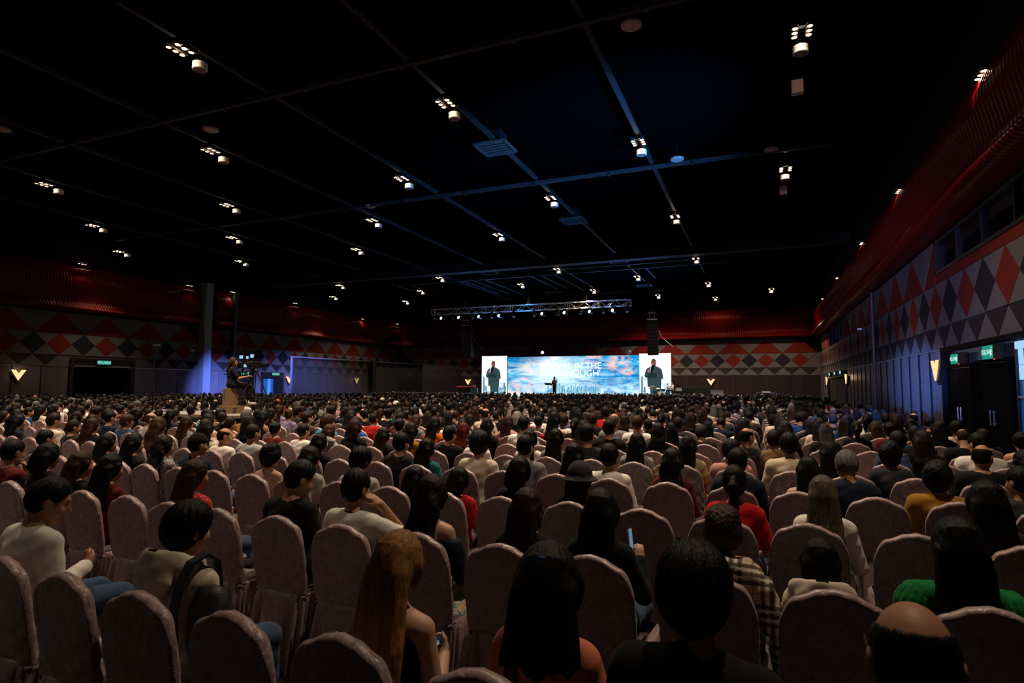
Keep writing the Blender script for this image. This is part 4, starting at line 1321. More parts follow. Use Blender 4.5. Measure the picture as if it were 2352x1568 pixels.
def arm_prims(F, kind, poses, off=0.0, upto=2.0, hands=True, res=.0105):
    """upto: 0..1 part of the upper arm, 1..2 part of the forearm"""
    sh, g_ = limbs(kind)
    for q, ps in zip((1, -1), poses):
        el, wr, pd, up, cu = ARM[ps]
        mx = np.array([q, 1, 1])
        S_ = np.array([q * sh, .15, .955]); E_ = np.array(el) * mx; W_ = np.array(wr) * mx
        if kind == 'f':
            E_[0] *= .9
        if upto >= 1:
            F.cone(S_, E_, .052 * g_ + off, .041 * g_ + off, .03)
            t = upto - 1
            if t > 0.02:
                F.cone(E_, E_ + (W_ - E_) * t, .041 * g_ + off, (.041 + (.029 - .041) * t) * g_ + off * (1.2 if t > .8 else 1), .015)
        elif upto > 0:
            F.cone(S_, S_ + (E_ - S_) * upto, .052 * g_ + off, (.052 - .011 * upto) * g_ + off * 1.35, .03)
        if hands:
            hand(F, W_, np.array(pd) * mx, np.array(up) * mx, q, cu, g_ * .98, .005)


def leg_prims(F, off=0.0, standing=False, short=False):
    for q in (-1, 1):
        if standing:
            F.cone((q * .085, .165, .56), (q * .095, .175, .12), .092 + off, .062 + off, .03)
            F.cone((q * .095, .175, .12), (q * .10, .15, -.28), .060 + off, .042 + off, .02)
            F.cone((q * .10, .13, -.33), (q * .115, .27, -.355), .042 + off, .034 + off, .03)
        else:
            F.cone((q * .088, .20, .555), (q * .115, .60, .535), .088 + off, .063 + off, .03)
            if not short:
                F.cone((q * .115, .60, .53), (q * .11, .62, .13), .060 + off, .042 + off, .02)
                F.cone((q * .11, .60, .06), (q * .125, .76, .045), .042 + off, .036 + off, .03)


MESH = {}


def folds(D, X, Y, Z, amp=.004):
    return D + amp * (np.sin(38 * Z + 9 * X + 2.2 * np.sin(13 * X + 7 * Y)) * np.sin(17 * X - 21 * Z + 5 * Y) + .5 * np.sin(61 * Z - 33 * X + 3 * np.sin(19 * Y)))


def body_mesh(kind, yaw, pitch, poses=('lap', 'lap'), standing=False, res=None):
    key = ('body', kind, yaw, pitch, poses, standing, res)
    if key in MESH:
        return MESH[key]
    r = res or SKIN_RES
    F = Field((-.46, -.06, -.42 if standing else 0), (.46, .86, 1.38), r)
    torso_prims(F, kind); arm_prims(F, kind, poses); leg_prims(F, 0, standing)
    F.cone((0, .146, 1.0), PIV + np.array([0, .012, .05]), .056 if kind == 'm' else .047, .050 if kind == 'm' else .043, .03)
    add_head(F, rotm(yaw, pitch), s=1.0 if kind == 'm' else .95)
    me = F.mesh('person_body', 0)
    MESH[key] = me
    return me


def top_mesh(kind, style, poses=('lap', 'lap')):
    """style: tee, long, shirt, hoodie, tank, off"""
    key = ('top', kind, style, poses)
    if key in MESH:
        return MESH[key]
    F = Field((-.46, -.06, .40), (.46, .80, 1.12), .0105)
    off = .013
    torso_prims(F, kind, off, shoulders=style not in ('tank', 'off'))
    if style in ('tee',):
        arm_prims(F, kind, poses, off + .006, .72, False)
    elif style in ('long', 'shirt', 'hoodie'):
        arm_prims(F, kind, poses, off + .002, 1.93, False)
    elif style == 'tank':
        for q in (-1, 1):
            F.cone((q * .075, .09, .90), (q * .075, .15, 1.0), .03, .02, .02); F.cone((q * .075, .15, 1.0), (q * .075, .22, .90), .02, .03, .02)
    elif style == 'off':
        for q in (-1, 1):
            F.cone((q * .165, .15, .90), (q * .225, .19, .70), .075, .062, .02); F.cone((q * .225, .19, .70), (q * .14, .40, .62), .062, .045, .02)
    if style in ('tee', 'long'):
        F.cone((0, .15, 1.0), (0, .18, 1.16), .060, .085, .012, True)
    elif style == 'shirt':
        F.cone((0, .148, 1.0), (0, .158, 1.055), .066, .060, .012)
        F.cone((0, .155, 1.045), (0, .19, 1.16), .054, .07, .006, True)
    elif style == 'hoodie':
        for t in np.linspace(0, 1, 18):     # thick folded hood behind the neck
            a = -2.5 + 5.0 * t
            c = np.array([.128 * math.sin(a), .112 - .098 * math.cos(a), 1.040 + .020 * math.cos(a)])
            F.ell(c, (.036, .036, .045 + .020 * max(0, math.cos(a))), .02)
        F.ell((0, .012, .985), (.13, .040, .085), .03); F.ell((0, .015, .915), (.07, .035, .07), .03)
        F.cone((0, .135, 1.03), (0, .155, 1.2), .078, .11, .012, True)
    elif style == 'off':
        F.all(lambda D, X, Y, Z: np.maximum(D, Z - (.925 + 0 * X)))
    F.all(lambda D, X, Y, Z: folds(D, X, Y, Z, .0035 if style != 'hoodie' else .005))
    me = F.mesh('top', 1)
    MESH[key] = me
    return me


def trousers_mesh(standing=False, skirt=False):
    key = ('trousers', standing, skirt)
    if key in MESH:
        return MESH[key]
    F = Field((-.32, -.02, -.42 if standing else 0), (.32, .86, .72), .013)
    F.ell((0, .165, .57), (.183, .139, .10), .03)
    leg_prims(F, .012, standing)
    if skirt:
        F.ell((0, .40, .54), (.21, .27, .085), .05)
    F.all(lambda D, X, Y, Z: np.maximum(folds(D, X, Y, Z, .004), (-.31 if standing else .085) - Z))
    me = F.mesh('trousers', 1); MESH[key] = me
    return me


# ------------------------------------------------------------------ hair (head space: pivot at the neck, facing +y)
def strand(X, Y, Z, cx=0.0, cy=.0):
    ph = np.arctan2(X - cx, -(Y - cy))
    return ph


def hair_mesh(style, seed=0, fine=True):
    key = ('hair', style, seed)
    if key in MESH:
        return MESH[key]
    long_ = style in ('long', 'longer', 'wavy', 'layered')
    zlo = {'long': -.34, 'longer': -.46, 'wavy': -.36, 'layered': -.40, 'pony': -.2, 'bob': -.08, 'lob': -.2, 'full': -.20}.get(style, -.07)
    F = Field((-.2, -.24, zlo), (.2, .17, .30), .006 if fine else .009)
    rg = np.random.default_rng(100 + seed)
    a1, a2, a3 = rg.uniform(0, 6, 3)
    inf = {'short': .013, 'crop': .009, 'shaggy': .026, 'bald': .0045, 'bob': .022, 'curly': .034, 'pony': .012, 'bun': .012}.get(style, .019)
    F.ell(HC + np.array([0, -.007, .006]), HR + inf, .02)
    if style in ('shaggy',):
        F.ell(HC + np.array([0, .01, .05]), (.088, .105, .085), .03)
    # plane of the hair line: keeps what is above and behind
    if style in ('short', 'crop', 'bald'):
        y0, z0 = (.098, .195)
        F.all(lambda D, X, Y, Z: np.maximum(D, .80 * (Y - y0) - .60 * (Z - z0)))
        F.all(lambda D, X, Y, Z: np.maximum(D, .02 + .0 * X - Z + .004 * np.sin(40 * X + a1)))
        F.all(lambda D, X, Y, Z: D + .011 * sstep(.11, .02, Z))      # tapers towards the nape
        for q in (-1, 1):
            F.ell((q * .092, .012, .105), (.024, .034, .044), .01, None, True)   # clear of the ears
        if style == 'bald':
            # only a rim of hair round the sides and back
            F.ell((0, .03, .238), (.074, .10, .098), .012, None, True)
    elif style == 'shaggy':
        F.all(lambda D, X, Y, Z: np.maximum(D, .78 * (Y - .112) - .62 * (Z - .175)))
        F.all(lambda D, X, Y, Z: np.maximum(D + .016 * sstep(.10, .01, Z), .012 - Z + .006 * np.sin(45 * np.arctan2(X, -Y) / 2 + a1)))
        for q in (-1, 1):
            F.ell((q * .100, .012, .092), (.026, .030, .040), .012, None, True)
    elif style == 'curly':
        F.all(lambda D, X, Y, Z: np.maximum(D, .82 * (Y - .10) - .57 * (Z - .18)))
        F.all(lambda D, X, Y, Z: np.maximum(D, .0 - Z))
    elif style in ('pony', 'bun'):
        F.all(lambda D, X, Y, Z: np.maximum(D, .80 * (Y - .095) - .60 * (Z - .20)))
        F.all(lambda D, X, Y, Z: np.maximum(D, .025 - Z))
        if style == 'pony':
            F.cone((0, -.10, .15), (0, -.135, .10), .022, .034, .015); F.cone((0, -.135, .10), (.01, -.135, -.02), .034, .03, .02); F.cone((.01, -.135, -.02), (.015, -.12, -.15), .03, .01, .02)
        else:
            F.ell((0, -.105, .17), (.046, .04, .044), .012)
    else:
        # hair falling down at the back and sides
        drop = {'bob': -.035, 'lob': -.14, 'full': -.125}.get(style, zlo + .05)

        def curtain(X, Y, Z):
            zk = [-.60, -.30, -.14, -.06, .04, .12]
            t = np.clip((.14 - Z) / (.14 - drop + .001), 0, 1)
            ys = np.interp(Z, zk, [-.175, -.172, -.160, -.136, -.120, -.106]) if long_ or style in ('lob', 'full') else np.interp(Z, zk, [-.12, -.12, -.12, -.118, -.116, -.106])
            th = .056 - .014 * t
            back = ys + th * .8
            wid = np.interp(Z, zk, [.075, .118, .122, .112, .102, .094]) if long_ or style == 'full' else np.interp(Z, zk, [.10, .10, .104, .104, .102, .094])
            if style == 'wavy':
                X = X + .012 * np.sin(26 * Z + a2); back = back + .008 * np.sin(31 * Z + a3)
            qx = np.abs(X) - (wid - th * .8); qx = np.maximum(qx, 0)
            d = np.sqrt((qx * 1.0) ** 2 + ((Y - back) * 1.0) ** 2) - th * .8
            rag = drop + .035 * np.abs(X) / .1 + .010 * np.sin(70 * X + a1) + .006 * np.sin(163 * X + a2)
            return np.maximum(np.maximum(d + .05 * sstep(.115, .20, Z), rag - Z), Z - .21)
        F.put(curtain, (-.12, -.2, zlo + .02), (.12, .06, .21), .03)
        # side locks in front of the ears
        if style != 'layered':
            for q in (-1, 1):
                F.cone((q * .080, .028, .13), (q * .086, .02, max(drop + .04, .03)), .024, .016, .03)
        F.all(lambda D, X, Y, Z: np.maximum(D, np.where(Z > .0, .88 * (Y - .085) - .47 * (Z - .20), .86 * (Y - .05) - .2 * Z)))
    # strands
    if style == 'curly':
        F.all(lambda D, X, Y, Z: D + .0035 * np.sin(95 * X + a1 + 2 * np.sin(50 * Z)) * np.sin(100 * Y + a2) * np.sin(92 * Z + a3) + .0022 * np.sin(190 * X + 3 * np.sin(60 * Y)) * np.sin(170 * Z + a1) + .006 * np.sin(31 * X + a3) * np.sin(37 * Z + a1))
    elif style in ('short', 'crop', 'shaggy', 'bald'):
        am = {'short': .0016, 'crop': .001, 'shaggy': .0028, 'bald': .0006}[style]
        F.all(lambda D, X, Y, Z: D + am * (np.sin(17 * np.arctan2(X, -Y + .02) + 30 * Z + a1 + 1.5 * np.sin(24 * Z + a2)) + .7 * np.sin(31 * np.arctan2(X, -Y + .02) - 45 * Z + a3)))
    else:
        am = .0016 if style in ('wavy', 'layered') else .0009
        F.all(lambda D, X, Y, Z: D + am * (np.sin(150 * X + 20 * np.abs(Y) + 7 * np.sin(7 * Z + a1) + a2) + .8 * np.sin(257 * X + 9 * np.sin(9 * Z + a3))) * np.clip((.26 - Z) / .08, .15, 1))
    me = F.mesh('hair', 0); MESH[key] = me
    return me


def hat_mesh(style):
    key = ('hat', style)
    if key in MESH:
        return MESH[key]
    F = Field((-.2, -.22, .04), (.2, .26, .32), .007)
    if style == 'bucket':
        F.ell(HC + np.array([0, -.005, .035]), (.103, .118, .105), .02)
        F.all(lambda D, X, Y, Z: np.maximum(D, .135 - Z))

        def brim(X, Y, Z):
            r_ = np.sqrt(X ** 2 + (Y - .012) ** 2 * .85)
            zz = .145 - (r_ - .095) * .75
            return np.maximum(np.maximum(np.abs(Z - zz) * .8 - .005, r_ - .152), .085 - r_)
        F.put(brim, (-.16, -.16, .08), (.16, .18, .16), .008)
    else:
        F.ell(HC + np.array([0, -.004, .02]), (.091, .112, .112), .02)
        F.all(lambda D, X, Y, Z: np.maximum(D, .155 - Z))
        F.ell((0, .13, .165), (.075, .085, .008), .01, rotm(0, -.15))
    me = F.mesh('hat', 1); MESH[key] = me
    return me


m_skin = {k: mat('skin_' + k, c, .55, spec=.35, bump=(120, .08)) for k, c in {
    'fair': (.52, .30, .20), 'tan': (.40, .20, .115), 'brown': (.22, .10, .06), 'deep': (.09, .04, .025)}.items()}
for _k, _m in m_skin.items():
    _b = _m.node_tree.nodes['Principled BSDF']; _b.inputs['Subsurface Weight'].default_value = .0
HAIR_C = {'black': (.0045, .0038, .0038), 'darkbrown': (.011, .0065, .0045), 'brown': (.034, .017, .009), 'golden': (.25, .125, .045), 'ash': (.085, .065, .048), 'grey': (.10, .097, .094), 'auburn': (.022, .008, .006), 'copper': (.075, .010, .008), 'white': (.16, .15, .14)}


def hair_material(name, c):
    m = bpy.data.materials.new('hair_' + name); m.use_nodes = True
    N, L = nt(m); b = N['Principled BSDF']
    tc = N.new('ShaderNodeTexCoord')
    f1 = noise(N, L, tc.outputs['Object'], 1.0, 3, .6, .4, (190, 60, 7))
    f2 = noise(N, L, tc.outputs['Object'], 1.0, 2, .5, .3, (45, 30, 3))
    s_ = mth(N, L, 'ADD', mth(N, L, 'MULTIPLY', f1, .6), mth(N, L, 'MULTIPLY', f2, .4))
    col = ngrad(N, L, s_, [(.34, tuple(x * .45 for x in c)), (.5, c), (.68, tuple(min(1, x * 1.7) for x in c))])
    L.new(col, b.inputs['Base Color'])
    b.inputs['Roughness'].default_value = .45; b.inputs['Specular IOR Level'].default_value = .13
    bm = N.new('ShaderNodeBump'); bm.inputs['Strength'].default_value = .9; bm.inputs['Distance'].default_value = .010
    L.new(s_, bm.inputs['Height']); L.new(bm.outputs[0], b.inputs['Normal'])
    return m


m_hair = {k: hair_material(k, c) for k, c in HAIR_C.items()}
TOP_C = {'black': (.009, .009, .010), 'charcoal': (.03, .03, .034), 'navy': (.010, .014, .03), 'white': (.74, .71, .67), 'cream': (.55, .46, .35), 'beige': (.64, .56, .45), 'grey': (.20, .20, .21), 'lightgrey': (.36, .36, .37), 'maroon': (.11, .012, .014), 'red': (.42, .012, .014), 'orange': (.50, .11, .012), 'coral': (.55, .17, .10), 'pink': (.48, .22, .22), 'teal': (.015, .12, .14), 'blue': (.02, .07, .25), 'denim': (.04, .07, .13), 'green': (.008, .16, .04), 'olive': (.08, .075, .035), 'brown': (.17, .095, .045), 'mustard': (.30, .15, .02), 'sky': (.05, .32, .50), 'lavender': (.25, .2, .33), 'yellow': (.5, .33, .05)}
m_top = {k: mat('cloth_' + k, c, .9, sheen=.05, spec=.12, bump=(220, .25)) for k, c in TOP_C.items()}
m_shoe = mat('shoe_white', (.55, .5, .45), .6)


def pattern_mat(name, kind):
    m = bpy.data.materials.new('cloth_' + name); m.use_nodes = True
    N, L = nt(m); b = N['Principled BSDF']; b.inputs['Roughness'].default_value = .9
    tc = N.new('ShaderNodeTexCoord'); sp = N.new('ShaderNodeSeparateXYZ'); L.new(tc.outputs['Object'], sp.inputs[0])
    X, Y, Z = sp.outputs

    def band(src, per, off, w):
        f = mth(N, L, 'FRACT', mth(N, L, 'ADD', mth(N, L, 'MULTIPLY', src, 1 / per), off))
        return mth(N, L, 'LESS_THAN', f, w)
    if kind == 'plaid':
        c = (.50, .40, .27)
        s2 = mth(N, L, 'ADD', Z, mth(N, L, 'MULTIPLY', Y, .35))
        for src in (X, s2):
            for o_, w_, cl in ((0, .10, (.012, .011, .011)), (.14, .06, (.72, .68, .6)), (.22, .10, (.012, .011, .011)), (.36, .06, (.72, .68, .6)), (.44, .10, (.012, .011, .011)), (.78, .03, (.30, .02, .02))):
                c = mixc(N, L, mth(N, L, 'MULTIPLY', band(src, .19, -o_, w_), .82), c, cl)
    elif kind == 'stripe':
        c = mixc(N, L, band(Z, .05, 0, .5), (.55, .52, .47), (.02, .02, .025))
    elif kind == 'dots':
        v = N.new('ShaderNodeTexVoronoi'); v.inputs['Scale'].default_value = 48; v.inputs['Randomness'].default_value = .25; L.new(tc.outputs['Object'], v.inputs['Vector'])
        c = mixc(N, L, mth(N, L, 'LESS_THAN', v.outputs['Distance'], .27), (.50, .012, .012), (.75, .5, .42))
    elif kind == 'check':
        c = mixc(N, L, band(X, .06, 0, .5), (.22, .012, .014), (.03, .01, .012)); c = mixc(N, L, mth(N, L, 'MULTIPLY', band(Z, .06, 0, .5), .6), c, (.02, .01, .012))
    elif kind == 'speckle':
        n_ = noise(N, L, tc.outputs['Object'], 130, 2); c = ngrad(N, L, n_, [(.44, (.03, .03, .035)), (.56, (.42, .42, .44))])
    elif kind == 'lace':
        v = N.new('ShaderNodeTexVoronoi'); v.feature = 'DISTANCE_TO_EDGE'; v.inputs['Scale'].default_value = 70; L.new(tc.outputs['Object'], v.inputs['Vector'])
        c = mixc(N, L, mth(N, L, 'LESS_THAN', v.outputs['Distance'], .1), (.25, .2, .18), (.45, .4, .37))
    elif kind == 'floral':
        n_ = noise(N, L, tc.outputs['Object'], 16, 3, .5, .5); c = ngrad(N, L, n_, [(.38, (.50, .42, .30)), (.46, (.02, .16, .20)), (.54, (.55, .47, .34)), (.62, (.50, .27, .04)), (.7, (.03, .2, .25))])
    elif kind == 'flowers':
        n_ = noise(N, L, tc.outputs['Object'], 40, 2, .5, .5); c = ngrad(N, L, n_, [(.40, (.48, .38, .32)), (.52, (.34, .05, .04)), (.6, (.42, .35, .3)), (.68, (.05, .08, .16))])
    elif kind == 'sunset':
        f = mth(N, L, 'MULTIPLY', mth(N, L, 'SUBTRACT', Z, .6), 2.4, True); c = ngrad(N, L, f, [(.2, (.34, .03, .03)), (.5, (.42, .17, .03)), (.8, (.34, .26, .12))])
    L.new(c, b.inputs['Base Color'])
    m_top[name] = m


for _n, _k in (('plaid', 'plaid'), ('striped', 'stripe'), ('polka dot', 'dots'), ('checked', 'check'), ('speckled', 'speckle'), ('lace', 'lace'), ('floral', 'floral'), ('flowered', 'flowers'), ('sunset', 'sunset')):
    pattern_mat(_n, _k)

YAWS = {'fwd': (0.0, -.05), 'left': (.42, -.05), 'right': (-.45, -.05), 'down': (0.0, -.42), 'downright': (-.35, -.35), 'half': (.2, -.12)}


def person(loc, rz=0.0, kind='m', hair='short', hcol='black', top='tee', tcol='black', skin='fair', look='fwd', scale=1.0, poses=('lap', 'lap'), legs='trousers', lcol='denim', hseed=0, hat=None, hatcol='black', hscale=1.0, res=None, tilt=0.0, hx=1.0):
    yaw, pit = YAWS[look]
    b = obj('person', body_mesh(kind, yaw, pit, poses, False, res), m_skin[skin], None, loc, (tilt, 0, rz), scale)
    hm = hair_mesh(hair, hseed)
    s = (1.0 if kind == 'm' else .97) * hscale
    o = obj('hair', hm, m_hair[hcol], b, tuple(PIV), (pit, 0, yaw), (s * hx, s, s))
    o.rotation_euler = Matrix((rotm(yaw, pit if hair not in ('long', 'longer', 'wavy', 'layered') else pit * .5)).tolist()).to_euler()
    obj('top', top_mesh(kind, top, poses), m_top[tcol], b)
    if legs:
        obj('trousers' if legs == 'trousers' else 'skirt', trousers_mesh(False, legs == 'skirt'), m_top[lcol], b)
    if hat:
        ho = obj('hat', hat_mesh(hat), m_top[hatcol], b, tuple(PIV)); ho.rotation_euler = o.rotation_euler
    return b
# ------------------------------------------------------------------ covered banquet chairs
def satin():
    m = bpy.data.materials.new('mauve_crushed_satin'); m.use_nodes = True
    N, L = nt(m); b = N['Principled BSDF']
    tc = N.new('ShaderNodeTexCoord'); oi = N.new('ShaderNodeObjectInfo')
    ad = N.new('ShaderNodeVectorMath'); ad.operation = 'ADD'; L.new(tc.outputs['Object'], ad.inputs[0])
    mu = N.new('ShaderNodeVectorMath'); mu.operation = 'SCALE'; mu.inputs[0].default_value = (7, 3, 5); L.new(oi.outputs['Random'], mu.inputs['Scale']); L.new(mu.outputs[0], ad.inputs[1])
    v = ad.outputs[0]
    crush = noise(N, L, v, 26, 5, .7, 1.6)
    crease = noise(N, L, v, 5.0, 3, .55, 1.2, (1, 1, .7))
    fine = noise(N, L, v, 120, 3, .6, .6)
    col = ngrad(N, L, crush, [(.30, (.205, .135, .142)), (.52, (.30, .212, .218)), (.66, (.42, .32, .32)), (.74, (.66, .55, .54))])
    # crush lines in the pile, the satin's sparkle put into the colour as lighter streaks
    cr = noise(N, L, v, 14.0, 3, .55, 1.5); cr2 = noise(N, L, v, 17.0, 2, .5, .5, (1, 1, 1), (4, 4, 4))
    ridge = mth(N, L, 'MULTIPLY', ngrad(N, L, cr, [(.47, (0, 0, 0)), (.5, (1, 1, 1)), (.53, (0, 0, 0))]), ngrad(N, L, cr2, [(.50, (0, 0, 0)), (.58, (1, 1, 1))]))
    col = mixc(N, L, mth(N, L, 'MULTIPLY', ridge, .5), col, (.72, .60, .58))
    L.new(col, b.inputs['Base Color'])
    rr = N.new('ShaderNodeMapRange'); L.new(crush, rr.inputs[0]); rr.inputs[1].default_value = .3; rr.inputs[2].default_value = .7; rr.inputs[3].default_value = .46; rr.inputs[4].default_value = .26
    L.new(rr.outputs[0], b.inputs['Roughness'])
    b.inputs['Specular IOR Level'].default_value = .5
    b.inputs['Sheen Weight'].default_value = .3; b.inputs['Sheen Roughness'].default_value = .3; b.inputs['Sheen Tint'].default_value = (.9, .72, .7, 1)
    hsum = mth(N, L, 'ADD', mth(N, L, 'MULTIPLY', crease, 1.3), mth(N, L, 'ADD', mth(N, L, 'MULTIPLY', crush, .16), mth(N, L, 'MULTIPLY', ridge, .16)))
    bm = N.new('ShaderNodeBump'); bm.inputs['Strength'].default_value = .55; bm.inputs['Distance'].default_value = .016
    L.new(hsum, bm.inputs['Height']); L.new(bm.outputs[0], b.inputs['Normal'])
    return m


m_satin = satin()


def sstep(a, b, x):
    t = np.clip((x - a) / (b - a), 0, 1); return t * t * (3 - 2 * t)


def chair_back(seed, ns=44, nv=26):
    rg = np.random.default_rng(seed); a1, a2, a3 = rg.uniform(0, 6, 3)
    th = np.linspace(0, 2 * PI, ns, endpoint=False)
    V = []
    w0, t0, zb = .220, .031, .425
    for j in range(nv + 1):
        q = j / nv
        # last part closes over the top with a rounded rim
        if q < .78:
            v = q / .78 * .955; shrink = 1.0
        else:
            u = (q - .78) / .22 * PI / 2; v = .955 + .045 * math.sin(u); shrink = max(.02, math.cos(u))
        cx_ = np.sign(np.cos(th)) * np.abs(np.cos(th)) ** .55; cy_ = np.sign(np.sin(th)) * np.abs(np.sin(th)) ** .6
        x = w0 * cx_ * (1 - .05 * (1 - v) + .03 * math.sin(v * PI))
        if shrink < 1:
            x = x * (1 - .16 * (1 - shrink) * .35)
        a = np.abs(x) / w0
        ztop = .965 - .050 * sstep(.12, .72, a) - .135 * np.clip((a - .66) / .36, 0, 1) ** 2.1
        z = zb + v * (ztop - zb)
        y = t0 * cy_ * shrink * (1 + .12 * math.sin(v * PI)) - .072 - .058 * v ** 1.2
        # slack cloth: folds drawn from the lower corners
        amp = .0052 * (1 - v) ** 1.4 + .0006
        n_ = amp * (np.sin(34 * x * (1 + v) + 26 * z + a1 + 2 * np.sin(9 * z + a2)) + .7 * np.sin(55 * z - 40 * np.abs(x) + a3))
        y = y + n_ * np.sign(cy_) * (np.abs(cy_) > .3)
        V += list(zip(x, y, z))
    V = np.array(V)
    Q = []
    for j in range(nv):
        for i in range(ns):
            k = (i + 1) % ns
            Q.append((j * ns + i, j * ns + k, (j + 1) * ns + k, (j + 1) * ns + i))
    return quads_mesh('back_cover', V, Q)


def chair_skirt(seed, n=120, nv=9):
    rg = np.random.default_rng(50 + seed); a1, a2 = rg.uniform(0, 6, 2)
    V = []
    hx, y0, y1 = .226, -.116, .40
    for j in range(-1, nv + 1):
        q = max(j, 0) / nv; z = .478 * (1 - q) + .012 * q if j >= 0 else .484
        for i in range(n):
            t = 2 * PI * i / n
            c, s_ = math.cos(t), math.sin(t)
            cx_ = math.copysign(abs(c) ** .35, c); cy_ = math.copysign(abs(s_) ** .35, s_)
            fl = (1 + .13 * q) * (1 if j >= 0 else .84)
            pl = .5 * (1 + math.cos(4 * t)) ** 4 / 16      # pleats gather at the corners' sides
            rip = (.022 * math.sin(14 * t + a1 + .9 * math.sin(3 * t + a2)) + .010 * math.sin(31 * t + a2)) * q ** .7
            # inverted pleat in the middle of the back
            dp = 0
            for t0 in (-PI / 2 - .22, -PI / 2 + .25, -.6, PI + .6):
                dd = (t - t0 + PI) % (2 * PI) - PI
                dp += math.exp(-(dd / .045) ** 2) * .03 * min(1, q * 2.5)
            k = fl * (1 + (rip - dp) / .22)
            kx = k * (1 - .06 * q); ky = k * (1 + .16 * q)
            V.append((hx * cx_ * kx, (y0 + y1) / 2 + (y1 - y0) / 2 * cy_ * ky, z))
    Q = []
    for j in range(nv + 1):
        for i in range(n):
            k = (i + 1) % n
            Q.append((j * n + i, (j + 1) * n + i, (j + 1) * n + k, j * n + k))
    return quads_mesh('skirt', np.array(V), Q)


BACKS = [chair_back(s) for s in range(4)]; SKIRTS = [chair_skirt(s) for s in range(3)]
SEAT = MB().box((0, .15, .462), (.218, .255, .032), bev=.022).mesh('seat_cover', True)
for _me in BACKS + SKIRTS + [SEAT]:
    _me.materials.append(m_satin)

ROWT = -.05


def row_y(r):
    return 1.77 + 1.27 * r


def seat_x(c):
    return -.78 + .53 * c


def chair(x, y, rz, r, c, lab):
    t = empty('banquet_chair', (x, y, 0), rz)
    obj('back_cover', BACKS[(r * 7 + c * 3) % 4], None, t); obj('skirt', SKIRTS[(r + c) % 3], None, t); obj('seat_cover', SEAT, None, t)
    tag(t, lab, 'chair', 'covered banquet chairs in rows')
    return t


# ------------------------------------------------------------------ who sits where
# (head x px, head top px, row, kwargs, label): the foreground people that the photograph shows clearly
H = []


def hero(px, py, row, lab, **k):
    H.append((px, py, row, lab, k))


hero(92, 1094, 0, 'young man in white collared sweater looking down, at the picture edge', kind='m', hair='short', top='shirt', tcol='white', look='downright', poses=('phone', 'lap'), skin='tan', res=.008, hscale=1.04)
hero(428, 1152, 0, 'boy in beige hooded sweatshirt wearing a black backpack', kind='m', hair='shaggy', top='hoodie', tcol='beige', skin='fair', look='fwd', res=.008, hscale=1.0)
hero(911, 1220, 0, 'girl with very long golden brown hair, bare arms, holding a phone', kind='f', hair='longer', hcol='golden', top='tank', tcol='black', skin='fair', poses=('phone', 'lap'), look='fwd', legs='skirt', lcol='black', res=.008, hscale=1.06)
hero(1251, 1261, 0, 'woman with long black hair in coral top with a black bag strap', kind='f', hair='full', hcol='black', top='tee', tcol='coral', skin='fair', look='half', hscale=1.12, res=.008, hx=1.14)
hero(1582, 1254, 0, 'person with short black hair in black top, close to the camera', kind='m', hair='shaggy', hcol='black', top='shirt', tcol='black', skin='tan', hseed=2, dy=-.16)
hero(2088, 1368, 0, 'balding man with glasses nearest the camera', kind='m', hair='bald', hcol='black', top='tee', tcol='charcoal', skin='tan', hseed=1, res=.008, dy=-.42)
hero(2193, 1194, 1, 'woman with long black hair in green puffy sleeves', kind='f', hair='layered', hcol='black', top='long', tcol='green', skin='fair', hscale=1.12, hseed=1)
hero(1878, 1238, 1, 'child in grey hood sunk low in the chair', kind='f', hair='bob', hcol='black', top='hoodie', tcol='beige', skin='fair')
hero(1655, 1153, 1, 'woman with curly brown hair wrapped in a beige plaid scarf', kind='f', hair='curly', hcol='brown', top='long', tcol='plaid', skin='tan', hscale=.95)
hero(1377, 1121, 1, 'woman with straight black hair in black jacket holding up a phone', kind='f', hair='long', hcol='black', top='long', tcol='black', skin='fair', poses=('phone_up', 'lap'), hscale=1.04, hseed=2)
hero(1207, 1115, 1, 'woman with dark reddish long hair in black top', kind='f', hair='layered', hcol='auburn', top='long', tcol='black', skin='fair', hseed=3)
hero(989, 1089, 1, 'woman with wavy dark hair, off the shoulder navy top and floral skirt', kind='f', hair='wavy', hcol='darkbrown', top='off', tcol='navy', skin='fair', legs='skirt', lcol='floral', hscale=1.05)
hero(816, 1077, 1, 'man in white tee with black collar touching his ear', kind='m', hair='short', hcol='black', top='tee', tcol='white', skin='tan', poses=('ear', 'lap'), hseed=3, res=.008, hscale=1.06)
hero(667, 1053, 1, 'man in black tee turned towards his neighbour', kind='m', hair='short', hcol='black', top='long', tcol='black', skin='tan', look='downright', hseed=4, hscale=1.05)
hero(449, 1053, 1, 'woman with streaked brown hair and red polka dot sleeves', kind='f', hair='layered', hcol='brown', top='tee', tcol='polka dot', skin='tan', hscale=1.04)
hero(255, 1040, 1, 'woman with long black hair in dark red top beside empty chairs', kind='f', hair='long', hcol='black', top='tee', tcol='maroon', skin='tan', look='half', hseed=3)
hero(185, 1033, 1, 'woman with brown shoulder length hair in black top', kind='f', hair='lob', hcol='brown', top='tee', tcol='black', skin='tan')
hero(27, 1006, 1, 'man in dark red shirt resting his chin on his hand', kind='m', hair='short', hcol='black', top='tee', tcol='maroon', skin='tan', poses=('chin', 'lap'), look='half')
hero(102, 1000, 2, 'man with glasses in black collarless top near the picture edge', kind='m', hair='short', hcol='black', top='tee', tcol='black', skin='tan', hseed=5)
hero(1683, 1062, 2, 'woman with black ponytail in bright red short sleeves', kind='f', hair='pony', hcol='black', top='tee', tcol='red', skin='tan')
hero(1886, 1095, 2, 'woman with long ash brown hair in white knitted cardigan', kind='f', hair='layered', hcol='ash', top='long', tcol='white', skin='fair', hseed=5, hscale=1.04)
